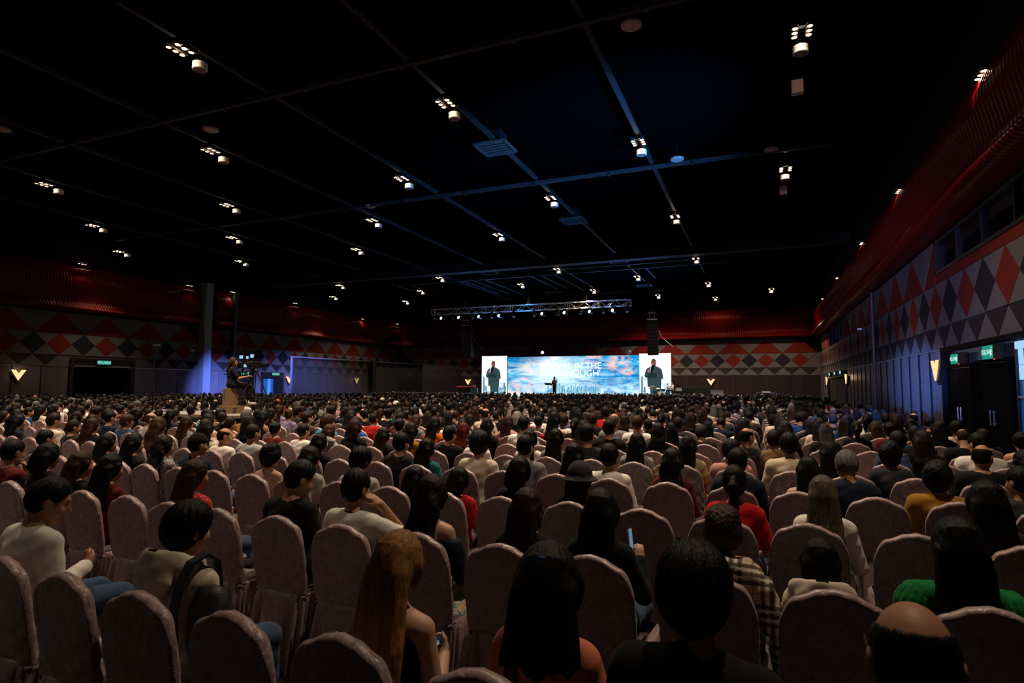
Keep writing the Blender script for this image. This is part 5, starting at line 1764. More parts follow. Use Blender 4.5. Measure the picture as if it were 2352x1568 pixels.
hero(2262, 1107, 2, 'woman with long black hair in dark top near the doors', kind='f', hair='long', hcol='black', top='long', tcol='charcoal', skin='tan', hscale=1.1, hseed=5)
hero(1329, 1064, 2, 'person in black bucket hat', kind='f', hair='bob', hcol='black', top='tee', tcol='black', skin='tan', hat='bucket', hatcol='charcoal')
hero(1190, 1045, 2, 'woman with pinned up black hair in navy top', kind='f', hair='bob', hcol='black', top='tee', tcol='navy', skin='fair', hseed=2)
hero(1054, 1069, 2, 'child with black bob in red orange blouse', kind='f', hair='bob', hcol='black', top='tee', tcol='red', skin='tan', hseed=3)
hero(952, 1070, 2, 'small child with black hair between the seats', kind='f', hair='bob', hcol='black', top='tee', tcol='black', skin='tan', hseed=4)
hero(826, 1026, 2, 'man with black hair in grey lace patterned shirt', kind='m', hair='shaggy', hcol='black', top='tee', tcol='lace', skin='tan', hseed=5)
hero(711, 1038, 2, 'woman with dark brown hair and lace sleeves', kind='f', hair='lob', hcol='darkbrown', top='tee', tcol='lace', skin='tan', hseed=2)
hero(622, 1021, 2, 'woman with curly black hair in flowered top', kind='f', hair='curly', hcol='black', top='tank', tcol='flowered', skin='fair', hseed=2)
hero(452, 992, 2, 'man in black cap and navy polo with a white mark', kind='m', hair='crop', hcol='black', top='shirt', tcol='navy', skin='tan', hat='cap', hatcol='black')
hero(378, 997, 2, 'woman with wavy dark brown hair in patterned dress', kind='f', hair='wavy', hcol='darkbrown', top='tee', tcol='speckled', skin='tan', hseed=4)
hero(299, 992, 2, 'woman with straight black hair leaning to her neighbour', kind='f', hair='long', hcol='black', top='long', tcol='black', skin='tan', hseed=6)
hero(248, 992, 2, 'woman with black shoulder length hair in black', kind='f', hair='lob', hcol='black', top='long', tcol='black', skin='tan', hseed=5)
hero(507, 979, 3, 'balding man in white polo with red striped sleeves', kind='m', hair='bald', hcol='darkbrown', top='tee', tcol='white', skin='tan', look='right')
hero(551, 970, 3, 'man with thinning hair in pale grey tee', kind='m', hair='crop', hcol='darkbrown', top='tee', tcol='lightgrey', skin='tan')
hero(1098, 994, 3, 'man with thick black hair in beige tee', kind='m', hair='shaggy', hcol='black', top='tee', tcol='beige', skin='fair', hscale=1.08, hseed=7)
hero(1397, 1021, 3, 'man in white collared shirt', kind='m', hair='short', hcol='black', top='shirt', tcol='white', skin='tan', hseed=6, hscale=1.1)
hero(1691, 1026, 3, 'man with short dark hair in navy top behind the ponytail', kind='m', hair='short', hcol='black', top='long', tcol='navy', skin='tan', hseed=7)
hero(1542, 1032, 3, 'woman with long wavy black hair in maroon top', kind='f', hair='wavy', hcol='black', top='long', tcol='maroon', skin='tan', hseed=6, hscale=1.08)
hero(1942, 1030, 3, 'grey haired man in navy shirt with bent head', kind='m', hair='short', hcol='grey', top='shirt', tcol='navy', skin='tan', look='down', hseed=8, hscale=1.05)
hero(1853, 1050, 3, 'woman with black hair in white top with dark strap', kind='f', hair='lob', hcol='black', top='tank', tcol='white', skin='fair', hseed=7)
hero(2149, 1062, 3, 'person with bushy black hair in mustard top', kind='m', hair='curly', hcol='black', top='tee', tcol='mustard', skin='tan', hseed=7)
hero(2080, 1026, 3, 'woman with brown hair in white top with olive strap', kind='f', hair='lob', hcol='darkbrown', top='tee', tcol='cream', skin='tan', hseed=8)
hero(2343, 1085, 3, 'man with glasses in the dark by the doors', kind='m', hair='short', hcol='black', top='tee', tcol='charcoal', skin='tan', look='left', hseed=9)
hero(1809, 993, 4, 'broad man in cream collared shirt', kind='m', hair='short', hcol='black', top='shirt', tcol='cream', skin='tan', hseed=9, hscale=1.06)
hero(1775, 985, 5, 'man in brown polo with red collar', kind='m', hair='short', hcol='black', top='shirt', tcol='brown', skin='tan', hseed=1)
hero(1578, 997, 4, 'woman with hair clip in sunset coloured blouse', kind='f', hair='lob', hcol='black', top='tee', tcol='sunset', skin='tan', hseed=9)
hero(1461, 991, 4, 'woman with long black hair in speckled grey top', kind='f', hair='long', hcol='black', top='tee', tcol='speckled', skin='fair', hseed=8)
hero(1702, 959, 6, 'woman with straight black hair in white blouse', kind='f', hair='lob', hcol='black', top='long', tcol='white', skin='fair', hseed=3)
hero(1878, 1010, 4, 'woman with black hair between cream shirt and doors', kind='f', hair='lob', hcol='black', top='tee', tcol='black', skin='tan', hseed=4)
hero(1991, 1010, 4, 'woman with bushy black hair in dark top towards the doors', kind='f', hair='curly', hcol='black', top='tee', tcol='charcoal', skin='tan', hseed=3)
hero(2060, 987, 5, 'person in denim blue shirt towards the doors', kind='m', hair='short', hcol='black', top='tee', tcol='denim', skin='tan')
hero(2116, 985, 5, 'woman with brown hair in black blouse towards the doors', kind='f', hair='lob', hcol='darkbrown', top='tee', tcol='black', skin='tan')
hero(2181, 989, 5, 'man in white tee next to the exit doors', kind='m', hair='short', hcol='black', top='tee', tcol='white', skin='tan', look='left', hseed=2)
hero(2250, 1016, 4, 'bald person in dark clothes next to the exit doors', kind='m', hair='bald', hcol='black', top='tee', tcol='black', skin='tan', look='right')
hero(2205, 1024, 4, 'woman with black hair in dark top next to the exit doors', kind='f', hair='lob', hcol='black', top='tee', tcol='black', skin='tan', look='left')
hero(1316, 1018, 3, 'woman with long black hair and one bare shoulder', kind='f', hair='wavy', hcol='black', top='tank', tcol='black', skin='tan', hseed=7, hscale=1.08)
hero(996, 955, 5, 'woman with black hair in orange sweater', kind='f', hair='lob', hcol='black', top='long', tcol='orange', skin='tan')
hero(1030, 975, 4, 'man with black hair in black tee next to the orange sweater', kind='m', hair='short', hcol='black', top='tee', tcol='black', skin='tan', hseed=3)
hero(1063, 968, 5, 'woman with copper red hair', kind='f', hair='long', hcol='copper', top='long', tcol='charcoal', skin='tan', hseed=9)
hero(918, 945, 6, 'man in red checked shirt', kind='m', hair='short', hcol='black', top='shirt', tcol='checked', skin='tan', hseed=4)
hero(816, 955, 5, 'man in bright blue and pink top', kind='m', hair='short', hcol='darkbrown', top='tee', tcol='blue', skin='tan', hseed=5)
hero(918, 992, 3, 'man with black hair in black tee, bare neck', kind='m', hair='short', hcol='black', top='tee', tcol='black', skin='fair', hseed=6, hscale=1.04)
hero(979, 1011, 3, 'woman with black hair and teal sleeve', kind='f', hair='long', hcol='black', top='tee', tcol='teal', skin='tan', hseed=10)
hero(880, 989, 4, 'woman with long dark brown hair beside the man in black tee', kind='f', hair='long', hcol='darkbrown', top='tee', tcol='black', skin='tan', hseed=11)
hero(1200, 953, 5, 'man in white tee with long neck', kind='m', hair='short', hcol='black', top='tee', tcol='white', skin='fair', hseed=7)
hero(1203, 996, 3, 'man in pale grey tee with white earpiece', kind='m', hair='short', hcol='black', top='tee', tcol='grey', skin='fair', hseed=8)
hero(1275, 982, 4, 'woman with very straight long black hair', kind='f', hair='longer', hcol='black', top='tee', tcol='grey', skin='fair', hseed=12)
hero(1271, 943, 6, 'woman with long hair in red off the shoulder top', kind='f', hair='long', hcol='black', top='off', tcol='red', skin='fair', hseed=13)
hero(1390, 929, 8, 'man with black hair in red shirt', kind='m', hair='short', hcol='black', top='tee', tcol='red', skin='tan', hseed=9)
hero(1397, 960, 5, 'man with black hair in black tee before the bald man', kind='m', hair='short', hcol='black', top='tee', tcol='black', skin='fair', hseed=1)
hero(1346, 970, 4, 'man in dark grey sweater', kind='m', hair='short', hcol='black', top='long', tcol='charcoal', skin='tan', hseed=2)
hero(1408, 946, 6, 'bald man in grey shirt', kind='m', hair='bald', hcol='grey', top='tee', tcol='grey', skin='tan')
hero(734, 996, 3, 'woman with long dark hair behind the lace sleeves', kind='f', hair='long', hcol='black', top='long', tcol='black', skin='tan', hseed=14)
hero(755, 972, 4, 'woman with brown hair in pale green jacket', kind='f', hair='lob', hcol='brown', top='hoodie', tcol='lightgrey', skin='tan', hseed=3)
hero(1240, 985, 4, 'woman with long black hair in white tee', kind='f', hair='long', hcol='black', top='tee', tcol='white', skin='fair', hseed=3)
hero(695, 985, 4, 'man with thick black hair in white tee over the empty chairs', kind='m', hair='short', hcol='black', top='tee', tcol='white', skin='tan', hseed=3)
hero(1110, 935, 7, 'balding man in pale collared shirt', kind='m', hair='bald', hcol='darkbrown', top='shirt', tcol='cream', skin='tan')
hero(1160, 953, 6, 'woman with reddish brown hair in pink top', kind='f', hair='lob', hcol='auburn', top='tee', tcol='pink', skin='fair')
hero(343, 945, 4, 'balding man in sky grey shirt before the camera platform', kind='m', hair='bald', hcol='brown', top='shirt', tcol='lightgrey', skin='tan', look='right')

DECK = (-15.4, -12.0, 11.2, 13.6)      # x0, x1, y0, y1 of the camera platform


def blocked(x, y):
    if DECK[0] - .5 < x < DECK[1] + .4 and DECK[2] - .9 < y < DECK[3] + .7:
        return True
    if x < -29.6 and y > 33.6:
        return True
    return False


seats = {}      # (row, col) -> dict
NROW = 37
for r in range(0, NROW):
    for c in range(-68, 8):
        x = seat_x(c); y = row_y(r) - .05 * x
        if x < XL + 1.2 or x > 2.95 or y > 48.2 or blocked(x, y):
            continue
        d_ = np.array([x, y, 1.2 - EYE]); cz_ = d_ @ np.array([_x[2], _y[2], _z[2]])
        if cz_ < .35:
            continue
        u_ = 1176 + FPX * (d_ @ np.array([_x[0], _y[0], _z[0]])) / cz_
        if u_ < -420 or u_ > 2352 + 420:
            continue
        seats[(r, c)] = dict(x=x, y=y, depth=cz_, u=u_, inview=(cz_ > .6 and -140 < u_ < 2522))
# place the heroes on their seats
taken = {}
for (px, py, row, lab, k) in H:
    R_ = ray(px, py); t = (row_y(row) + k.get('dy', 0) + .17) / (R_[1] + .05 * R_[0]); p_ = t * R_
    c = round((p_[0] + .78) / .53)
    if (row, c) in taken:
        alt = [q for q in (c - 1, c + 1) if (row, q) not in taken and (row, q) in seats]
        if not alt:
            continue
        c = min(alt, key=lambda q: abs(seat_x(q) - p_[0]))
    if (row, c) not in seats:
        continue
    taken[(row, c)] = (float(p_[0]), float(p_[2] + EYE), lab, k)
EMPTY = {(0, -4), (0, -2), (1, -7), (2, -9), (2, -8), (2, -5), (1, -5), (1, 2) if False else (99, 99), (2, -3), (2, 0), (2, 2) if False else (99, 98), (2, -4), (1, -9), (0, -6) if False else (99, 97), (2, 3), (3, -1) if False else (99, 96), (3, 3) if False else (99, 95), (1, -6) if False else (99, 94)}
order = sorted(seats, key=lambda q: seats[q]['depth'])
near = set([q for q in order if seats[q]['inview']][:300])
cols_right = {}
for (r, c) in seats:
    cols_right.setdefault(r, []).append(c)
for r in cols_right:
    cols_right[r].sort(reverse=True)

HSTY = [('m', 'short'), ('m', 'shaggy'), ('m', 'crop'), ('f', 'long'), ('f', 'lob'), ('f', 'bob'), ('f', 'wavy'), ('f', 'pony'), ('f', 'bun'), ('m', 'short'), ('f', 'long'), ('m', 'short'), ('f', 'lob')] * 2 + [('m', 'bald')]
HNAME = {'full': 'full {} hair', 'short': 'short {} hair', 'shaggy': 'thick {} hair', 'crop': 'cropped {} hair', 'long': 'long {} hair', 'lob': 'shoulder-length {} hair', 'bob': '{} bobbed hair', 'wavy': 'wavy {} hair', 'bald': 'thinning {} hair', 'pony': '{} ponytail', 'bun': '{} hair bun', 'layered': 'layered {} hair', 'curly': 'curly {} hair', 'longer': 'long {} hair'}
HCN = {'darkbrown': 'dark-brown', 'ash': 'ash-brown', 'golden': 'golden-brown', 'copper': 'copper-red'}
TCHO = ['black'] * 20 + ['charcoal'] * 7 + ['navy'] * 6 + ['white'] * 6 + ['grey'] * 3 + ['lightgrey'] * 2 + ['beige'] * 3 + ['cream'] * 2 + ['maroon', 'maroon', 'pink', 'pink', 'brown', 'olive', 'denim', 'denim', 'teal', 'red', 'striped', 'speckled', 'lavender', 'sky', 'blue', 'checked', 'mustard']
TCN = {'lightgrey': 'pale grey', 'sky': 'sky blue', 'speckled': 'speckled'}
STY = {'tee': 'tee', 'long': 'sweater', 'shirt': 'shirt', 'tank': 'sleeveless top', 'hoodie': 'hoodie', 'off': 'top'}
rn = random.Random(21)
n_people = 0
crowd = []
for (r, c) in order:
    S_ = seats[(r, c)]
    occ = (r, c) in taken
    if not occ:
        if (r, c) in EMPTY or (r <= 3 and rn.random() < .55) or (3 < r <= 7 and rn.random() < .2) or (r > 7 and rn.random() < .05):
            who = None
        else:
            who = 'auto'
    else:
        who = 'hero'
    seatno = cols_right[r].index(c) + 1
    if (r, c) not in near:
        crowd.append((r, c, who))
        continue
    jx, jr = rn.uniform(-.015, .015), rn.uniform(-.05, .05)
    lab = 'mauve satin covered chair, %s row from the camera, %s seat from the door wall' % (ordinal(r + 1), ordinal(seatno))
    if who is None and r < 4:
        lab = 'empty mauve satin chair, %s row from the camera, %s seat from the door wall' % (ordinal(r + 1), ordinal(seatno))
    if who == 'hero':
        S_ = dict(S_, y=S_['y'] + taken[(r, c)][3].get('dy', 0))
    chair(S_['x'] + jx, S_['y'] + rn.uniform(-.03, .03), -.05 + jr, r, c, lab)
    if who is None:
        continue
    if who == 'hero':
        hx, hz, lab, k = taken[(r, c)]
        k = dict(k); k.pop('dy', 0)
        sc = hz / 1.315
        lo_ = .84 if ('child' in lab) else .93
        sc = min(1.07, max(lo_, sc))
        dx = max(-.17, min(.17, hx - S_['x']))
        b = person((S_['x'] + dx, S_['y'] + .01, 0), -.05, scale=sc, legs=k.pop('legs', 'trousers' if r < 4 else None), **k)
        tag(b, lab if lab.split()[0] != 'person' else lab, 'person', 'seated audience')
    else:
        kd, hs = rn.choice(HSTY)
        if r < 2 and hs == 'bald':
            hs = 'short'
        hc = rn.choice(['black'] * 8 + ['darkbrown'] * 3 + ['brown', 'auburn'] + (['grey', 'white'] if hs in ('short', 'bald', 'bob') and rn.random() < .4 else []))
        ts = rn.choice(['tee', 'tee', 'shirt', 'long'] if kd == 'm' else ['tee', 'tee', 'long', 'long', 'tank'])
        tcx = rn.choice(TCHO)
        sk = rn.choice(['fair', 'tan', 'tan', 'tan', 'brown'])
        lk = rn.choice(['fwd'] * 4 + ['half', 'left', 'right', 'down'])
        b = person((S_['x'] + rn.uniform(-.06, .06), S_['y'] + .01, 0), -.05 + rn.uniform(-.15, .2), kind=kd, hair=hs, hcol=hc, top=ts, tcol=tcx, skin=sk, look=lk, scale=rn.uniform(.93, 1.03), legs='trousers' if r < 4 else None, lcol=rn.choice(['denim', 'black', 'charcoal']), hseed=rn.randint(0, 2))
        hl = HNAME[hs].format(HCN.get(hc, hc))
        tag(b, 'person with %s, %s %s, %s row, %s seat from door wall' % (hl, TCN.get(tcx, tcx), STY[ts], ordinal(r + 1), ordinal(seatno)), 'person', 'seated audience')
    n_people += 1

# ------------------------------------------------------------------ the rest of the crowd, too many to single out
def uvs(c, r, nu=9, nv=6):
    V = []; Fq = []
    for j in range(nv + 1):
        a = PI * j / nv
        for i in range(nu):
            t = 2 * PI * i / nu
            V.append((c[0] + r[0] * math.sin(a) * math.cos(t), c[1] + r[1] * math.sin(a) * math.sin(t), c[2] + r[2] * math.cos(a)))
    for j in range(nv):
        for i in range(nu):
            k = (i + 1) % nu
            Fq.append((j * nu + i, (j + 1) * nu + i, (j + 1) * nu + k, j * nu + k))
    return np.array(V), np.array(Fq)


def loft(rings, n=10):
    V = []; Fq = []
    for (z, rx, ry, y) in rings:
        for i in range(n):
            t = 2 * PI * i / n
            V.append((rx * math.cos(t), y + ry * math.sin(t), z))
    for j in range(len(rings) - 1):
        for i in range(n):
            k = (i + 1) % n
            Fq.append((j * n + i, j * n + k, (j + 1) * n + k, (j + 1) * n + i))
    return np.array(V), np.array(Fq)


T_torso = loft([(.5, .17, .12, .16), (.66, .155, .11, .16), (.82, .185, .112, .15), (.92, .205, .105, .15), (.975, .19, .085, .148), (1.005, .11, .07, .148), (1.03, .055, .055, .15)], 12)
T_neck = loft([(1.0, .055, .055, .15), (1.1, .05, .05, .165)], 8)
T_head = uvs((0, .19, 1.155), (.072, .09, .108), 10, 7)
T_hair = uvs((0, .165, 1.178), (.088, .105, .108), 10, 7)
T_bald = uvs((0, .160, 1.145), (.082, .098, .075), 10, 7)
T_long = loft([(1.2, .08, .05, .12), (1.1, .098, .05, .09), (.98, .105, .042, .035), (.86, .09, .03, .03), (.80, .05, .015, .03)], 10)
T_cap = uvs((0, .17, 1.20), (.095, .112, .10), 10, 6)
HK = list(HAIR_C); TK = list(TOP_C); SK = list(m_skin)
crowd_m = [m_hair[k] for k in HK] + [m_top[k] for k in TK] + [m_skin[k] for k in SK]
Vs, Fs, Ms = [], [], []
cv = [0]
bk_lo = chair_back(1, 16, 9)
bv = np.zeros(len(bk_lo.vertices) * 3, np.float32); bk_lo.vertices.foreach_get('co', bv); bv = bv.reshape(-1, 3)
bf = np.array([tuple(p.vertices) for p in bk_lo.polygons])
sk_lo = loft([(.46, .21, .24, .15), (.2, .23, .26, .15), (.02, .25, .28, .15)], 10)
bpy.data.meshes.remove(bk_lo)
CV, CF, cn = [], [], 0


def put(T, M3, t, mi):
    V, Fq = T
    Vs.append(V @ M3.T + t); Fs.append(Fq + cv[0]); Ms.append(np.full(len(Fq), mi)); cv[0] += len(V)


for (r, c, who) in crowd:
    S_ = seats[(r, c)]
    x = S_['x'] + rn.uniform(-.02, .02); y = S_['y']; rz = -.05 + rn.uniform(-.05, .05)
    cc, ss = math.cos(rz), math.sin(rz)
    R3 = np.array([[cc, -ss, 0], [ss, cc, 0], [0, 0, 1]])
    V_, F_ = bv, bf
    CV.append(V_ @ R3.T + np.array([x, y, 0])); CF.append(F_ + cn); cn += len(V_)
    if r < 16:
        V_, F_ = sk_lo
        CV.append(V_ @ R3.T + np.array([x, y, 0])); CF.append(F_ + cn); cn += len(V_)
    if who is None:
        continue
    rz += rn.uniform(-.2, .35); s = rn.uniform(.93, 1.05)
    cc, ss = math.cos(rz) * s, math.sin(rz) * s
    R3 = np.array([[cc, -ss, 0], [ss, cc, 0], [0, 0, s]]); t = np.array([x + rn.uniform(-.08, .08), y + .01, 0])
    tcx = rn.choice([k for k in TCHO if k in TOP_C]); mi = len(HK) + TK.index(tcx)
    hc = rn.choice(['black'] * 26 + ['darkbrown'] * 7 + ['brown', 'brown', 'auburn', 'grey', 'white']); hi = HK.index(hc)
    si = len(HK) + len(TK) + SK.index(rn.choice(['fair', 'tan', 'tan', 'brown']))
    put(T_torso, R3, t, mi); put(T_neck, R3, t, si); put(T_head, R3, t, si)
    q = rn.random()
    if q < .035:
        put(T_bald, R3, t, hi)
    elif q < .05:
        put(T_hair, R3, t, hi); put(T_cap, R3, t, len(HK) + TK.index(rn.choice(['white', 'black', 'navy', 'orange'])))
    else:
        put(T_hair, R3, t, hi)
        if q > .58:
            put(T_long, R3, t, hi)
me = quads_mesh('audience_crowd', np.concatenate(Vs), np.concatenate(Fs))
for m_ in crowd_m:
    me.materials.append(m_)
me.polygons.foreach_set('material_index', np.concatenate(Ms).astype(np.int32))
tag(obj('audience_crowd', me), 'dense crowd of seated people filling the far half of the hall', 'crowd', None, 'stuff')
me = quads_mesh('chair_rows', np.concatenate(CV), np.concatenate(CF))
tag(obj('chair_rows', me, m_satin), 'far rows of mauve satin covered chairs under the crowd', 'chairs', None, 'stuff')
print('people', n_people, 'crowd', len(crowd))
# ------------------------------------------------------------------ things that belong to the foreground people
def find(prefix):
    return next(o for o in bpy.data.objects if o.parent is None and str(o.get('label', '')).startswith(prefix))


def world_of(p, local):
    return p.matrix_basis @ Vector(local)


def strap(pts, w, m, name, parent, t=.006):
    """flat band through the points"""
    mb = MB(); P_ = [Vector(p) for p in pts]
    L_, R_ = [], []
    for i, p in enumerate(P_):
        d = (P_[min(i + 1, len(P_) - 1)] - P_[max(i - 1, 0)]).normalized()
        s_ = Vector((1, 0, 0)) if abs(d.x) < .8 else Vector((0, 1, 0))
        s_ = (s_ - d * s_.dot(d)).normalized(); n_ = d.cross(s_).normalized()
        L_.append((p - s_ * w / 2 + n_ * t, p - s_ * w / 2 - n_ * t)); R_.append((p + s_ * w / 2 + n_ * t, p + s_ * w / 2 - n_ * t))
    V = []
    for a, b in zip(L_, R_):
        V += [a[0], b[0], b[1], a[1]]
    F = []
    for i in range(len(P_) - 1):
        o = i * 4
        for k in range(4):
            F.append((o + k, o + (k + 1) % 4, o + 4 + (k + 1) % 4, o + 4 + k))
    F += [(3, 2, 1, 0), tuple(len(V) - 4 + k for k in range(4))]
    mb.add(V, F)
    return mb.build(name, m, parent, smooth=False)


m_bag = mat('nylon_black', (.008, .008, .010), .6, bump=(80, .2))
boy = find('boy in beige hooded')
bp = empty('backpack', boy.location, boy.rotation_euler.z); tag(bp, 'black backpack worn by the boy in the beige hood', 'backpack')
F = Field((-.1, -.12, .4), (.5, .4, 1.0), .012)
F.ell((.25, .12, .73), (.115, .085, .19), .03); F.ell((.29, .07, .66), (.08, .05, .12), .04); F.cone((.2, .1, .89), (.28, .12, .87), .025, .025, .03)
F.all(lambda D, X, Y, Z: folds(D, X, Y, Z, .006))
obj('bag_body', F.mesh('bag_body', 1), m_bag, bp)
for q in (1,):
    strap([(q * .17, .005, .70), (q * .165, .0, .82), (q * .168, .022, .93), (q * .170, .07, 1.015), (q * .170, .14, 1.035), (q * .165, .205, .99), (q * .13, .25, .86)], .048, m_bag, 'shoulder_strap', bp, .006)

lady = find('woman with long black hair in coral')
hb = empty('shoulder_bag', lady.location, lady.rotation_euler.z); tag(hb, 'black shoulder bag strap over the coral top', 'bag')
strap([(-.06, .012, .70), (-.07, .018, .84), (-.085, .04, .96), (-.09, .10, 1.022), (-.09, .18, 1.02), (-.05, .26, .92), (.05, .29, .8)], .042, m_bag, 'strap', hb, .006)
F = Field((-.1, .2, .45), (.35, .5, .85), .012); F.ell((.14, .36, .64), (.12, .06, .10), .02)
obj('bag_body', F.mesh('bag_body', 1), m_bag, hb)
MB().lathe([(.01, -.008), (.026, -.007), (.03, 0), (.026, .007), (.01, .008)], 14, (.0, -.03, .243)).build('hair_clip', mat('blue_clip', (.01, .07, .22), .4), lady, loc=tuple(PIV))

# phones
m_phone = mat('phone_black', (.01, .01, .012), .25)
m_phone_on = emis('phone_screen_lit', (.22, .45, .65), .45)
for pre, loc, rot, lab in (('girl with very long golden', (-.02, .42, .735), (-.9, 0, -1.0), 'lit phone in the lap of the golden haired girl'), ('woman with straight black hair in black jacket', (.105, .42, .965), (-.1, .05, 1.52), 'lit phone held up beside straight black hair')):
    w_ = find(pre); ph = empty('phone', world_of(w_, loc)); ph.rotation_euler = rot; tag(ph, lab, 'phone', 'phones in hands')
    MB().box((0, 0, 0), (.036, .0045, .075), bev=.004).build('phone_body', m_phone if 'golden' in pre else mat('phone_pink', (.5, .28, .26), .3), ph)
    MB().box((0, -.0055, 0), (.033, .001, .070)).build('display', m_phone_on, ph)

# glasses of the balding man
bald = find('balding man with glasses')
gl = MB()
for q in (-1, 1):
    gl.tube((q * .082, .01, .132), (q * .080, .112, .130), .0028, n=5)
    gl.lathe([(.019, -.002), (.023, -.002), (.023, .002), (.019, .002)], 14, (q * .034, .128, .125), Matrix.Rotation(PI / 2, 4, 'X'), caps=False)
gl.tube((-.012, .13, .128), (.012, .13, .128), .0025, n=5)
gl.build('glasses', mat('glasses_black', (.01, .01, .01), .3), bald, loc=tuple(PIV))

# scarf end hanging at the side of the plaid scarf, striped cuffs of the white polo
pl = find('woman with curly brown hair wrapped')
F = Field((.02, -.08, .25), (.42, .35, 1.08), .011)
for a, b in (((.10, .06, .99), (.19, .05, .93)), ((.19, .05, .93), (.265, .08, .75)), ((.265, .08, .75), (.30, .10, .50)), ((.30, .10, .50), (.31, .11, .32))):
    F.cone(a, b, .055, .058, .04)
F.cone((-.02, .05, 1.03), (.12, .06, .99), .04, .055, .03)
F.all(lambda D, X, Y, Z: np.maximum(folds(D, X, Y, Z, .006), .30 - Z))
obj('scarf_end', F.mesh('scarf_end', 1), m_top['plaid'], pl)
F = Field((-.25, -.08, .88), (.25, .35, 1.12), .011)
for t in np.linspace(0, 1, 14):
    a = -2.7 + 5.4 * t
    F.ell((.12 * math.sin(a), .135 - .10 * math.cos(a), 1.0 + .02 * math.cos(a)), (.045, .045, .045), .03)
F.all(lambda D, X, Y, Z: folds(D, X, Y, Z, .005))
obj('scarf', F.mesh('scarf', 1), m_top['plaid'], pl)
gr = find('woman with long black hair in green')
for q in (-1, 1):
    F = Field((-.16, -.16, -.2), (.16, .16, .16), .012); F.ell((0, 0, -.02), (.09, .09, .12), .03); F.all(lambda D, X, Y, Z: D + .007 * np.sin(34 * np.arctan2(X, Y) / 2 + 9 * Z))
    obj('puffed_sleeve', F.mesh('puffed_sleeve', 1), m_top['green'], gr, (q * .175, .155, .93), (0, q * -.25, 0))
# black collar of the white tee
wt = find('man in white tee with black collar')
MB().lathe([(.058, -.012), (.066, -.014), (.068, .012), (.060, .014)], 22, (0, .15, 1.012), Matrix.Rotation(-.22, 4, 'X'), caps=False).build('collar', m_top['black'], wt, smooth=True)
# neckline of the coral top, red stripes on the polo
rp = find('balding man in white polo')
for q in (-1, 1):
    MB().lathe([(.07, -.012), (.073, -.01), (.073, .01), (.07, .012)], 16, (q * .205, .172, .83), Matrix.Rotation(q * .18, 4, 'Y') @ Matrix.Rotation(.15, 4, 'X'), caps=False).build('sleeve_stripe', m_top['red'], rp)
np_ = find('man in black cap and navy polo')
MB().box((-.12, .035, .95), (.012, .003, .016)).box((-.12, .033, .95), (.006, .003, .008)).build('printed_mark', m_white, np_)

ns_ = find('woman with wavy dark hair, off the shoulder')
F = Field((.0, -.1, .2), (.46, .5, .62), .011)
F.ell((.20, .16, .50), (.13, .20, .055), .03); F.ell((.28, .12, .43), (.05, .17, .12), .04); F.ell((.24, .0, .49), (.08, .07, .05), .03)
F.all(lambda D, X, Y, Z: folds(D, X, Y, Z, .008))
obj('skirt_drape', F.mesh('skirt_drape', 1), m_top['floral'], ns_)
# tote between the front chairs, handbag on a chair back
tb = empty('tote_bag', (-1.57, 1.93, .47)); tag(tb, 'olive tote bag standing between the nearest empty chairs', 'bag')
F = Field((-.2, -.14, -.02), (.2, .14, .36), .011); F.ell((0, 0, .13), (.15, .09, .15), .03); F.cone((-.1, 0, .03), (.1, 0, .03), .06, .06, .04)
F.all(lambda D, X, Y, Z: folds(np.maximum(D, Z - .27), X, Y, Z, .006))
obj('bag_body', F.mesh('bag_body', 1), mat('olive_canvas', (.035, .04, .028), .9), tb)
for q in (-1, 1):
    MB().path([(.07 * math.cos(t), q * .05, .26 + .1 * math.sin(t)) for t in np.linspace(0, PI, 9)], .007).build('handle', mat('olive_handle', (.05, .07, .055), .6), tb)
hb = empty('handbag', (-1.02, 7.02, .82)); tag(hb, 'tan leather handbag hung on a chair back', 'bag')
F = Field((-.2, -.12, -.16), (.2, .12, .22), .011); F.ell((0, 0, 0), (.14, .07, .11), .03); F.cone((.06, 0, .05), (.12, 0, .13), .03, .012, .03)
F.all(lambda D, X, Y, Z: folds(D, X, Y, Z, .007))
obj('bag_body', F.mesh('bag_body', 1), mat('tan_leather', (.30, .19, .10), .5), hb)
MB().path([(.1 * math.cos(t), -.02, .08 + .12 * math.sin(t)) for t in np.linspace(0, PI, 9)], .008).build('handle', MATS['tan_leather'], hb)

# ------------------------------------------------------------------ camera platform
DZ = 1.05
dx, dy = (DECK[0] + DECK[1]) / 2, (DECK[2] + DECK[3]) / 2; hx_, hy_ = (DECK[1] - DECK[0]) / 2, (DECK[3] - DECK[2]) / 2
pf = empty('camera_platform', (dx, dy, 0)); tag(pf, 'black skirted platform with a grey deck carrying the film cameras', 'platform')
MB().box((0, 0, DZ - .04), (hx_, hy_, .04), bev=.01).build('deck', mat('deck_grey', (.20, .18, .16), .8), pf)
sk = MB().box((0, -hy_ + .03, DZ / 2 - .05), (hx_ - .02, .015, DZ / 2 - .05)).box((0, hy_ - .03, DZ / 2 - .05), (hx_ - .02, .015, DZ / 2 - .05)).box((-hx_ + .03, 0, DZ / 2 - .05), (.015, hy_ - .02, DZ / 2 - .05)).box((hx_ - .03, 0, DZ / 2 - .05), (.015, hy_ - .02, DZ / 2 - .05))
sk.build('skirt', m_black, pf)
m_card = mat('cardboard', (.20, .12, .055), .85, vary=(4, .15)); m_ink = mat('box_print', (.04, .025, .015), .8)
OX, OY = -13.2, 12.1
OR = -.35
bx1 = empty('cardboard_box', (OX - .05, OY + .02, DZ), OR); tag(bx1, 'low wide cardboard box lying on the camera platform', 'box', 'cardboard boxes')
MB().box((0, 0, .1), (.30, .22, .1), bev=.004).build('box_body', m_card, bx1)
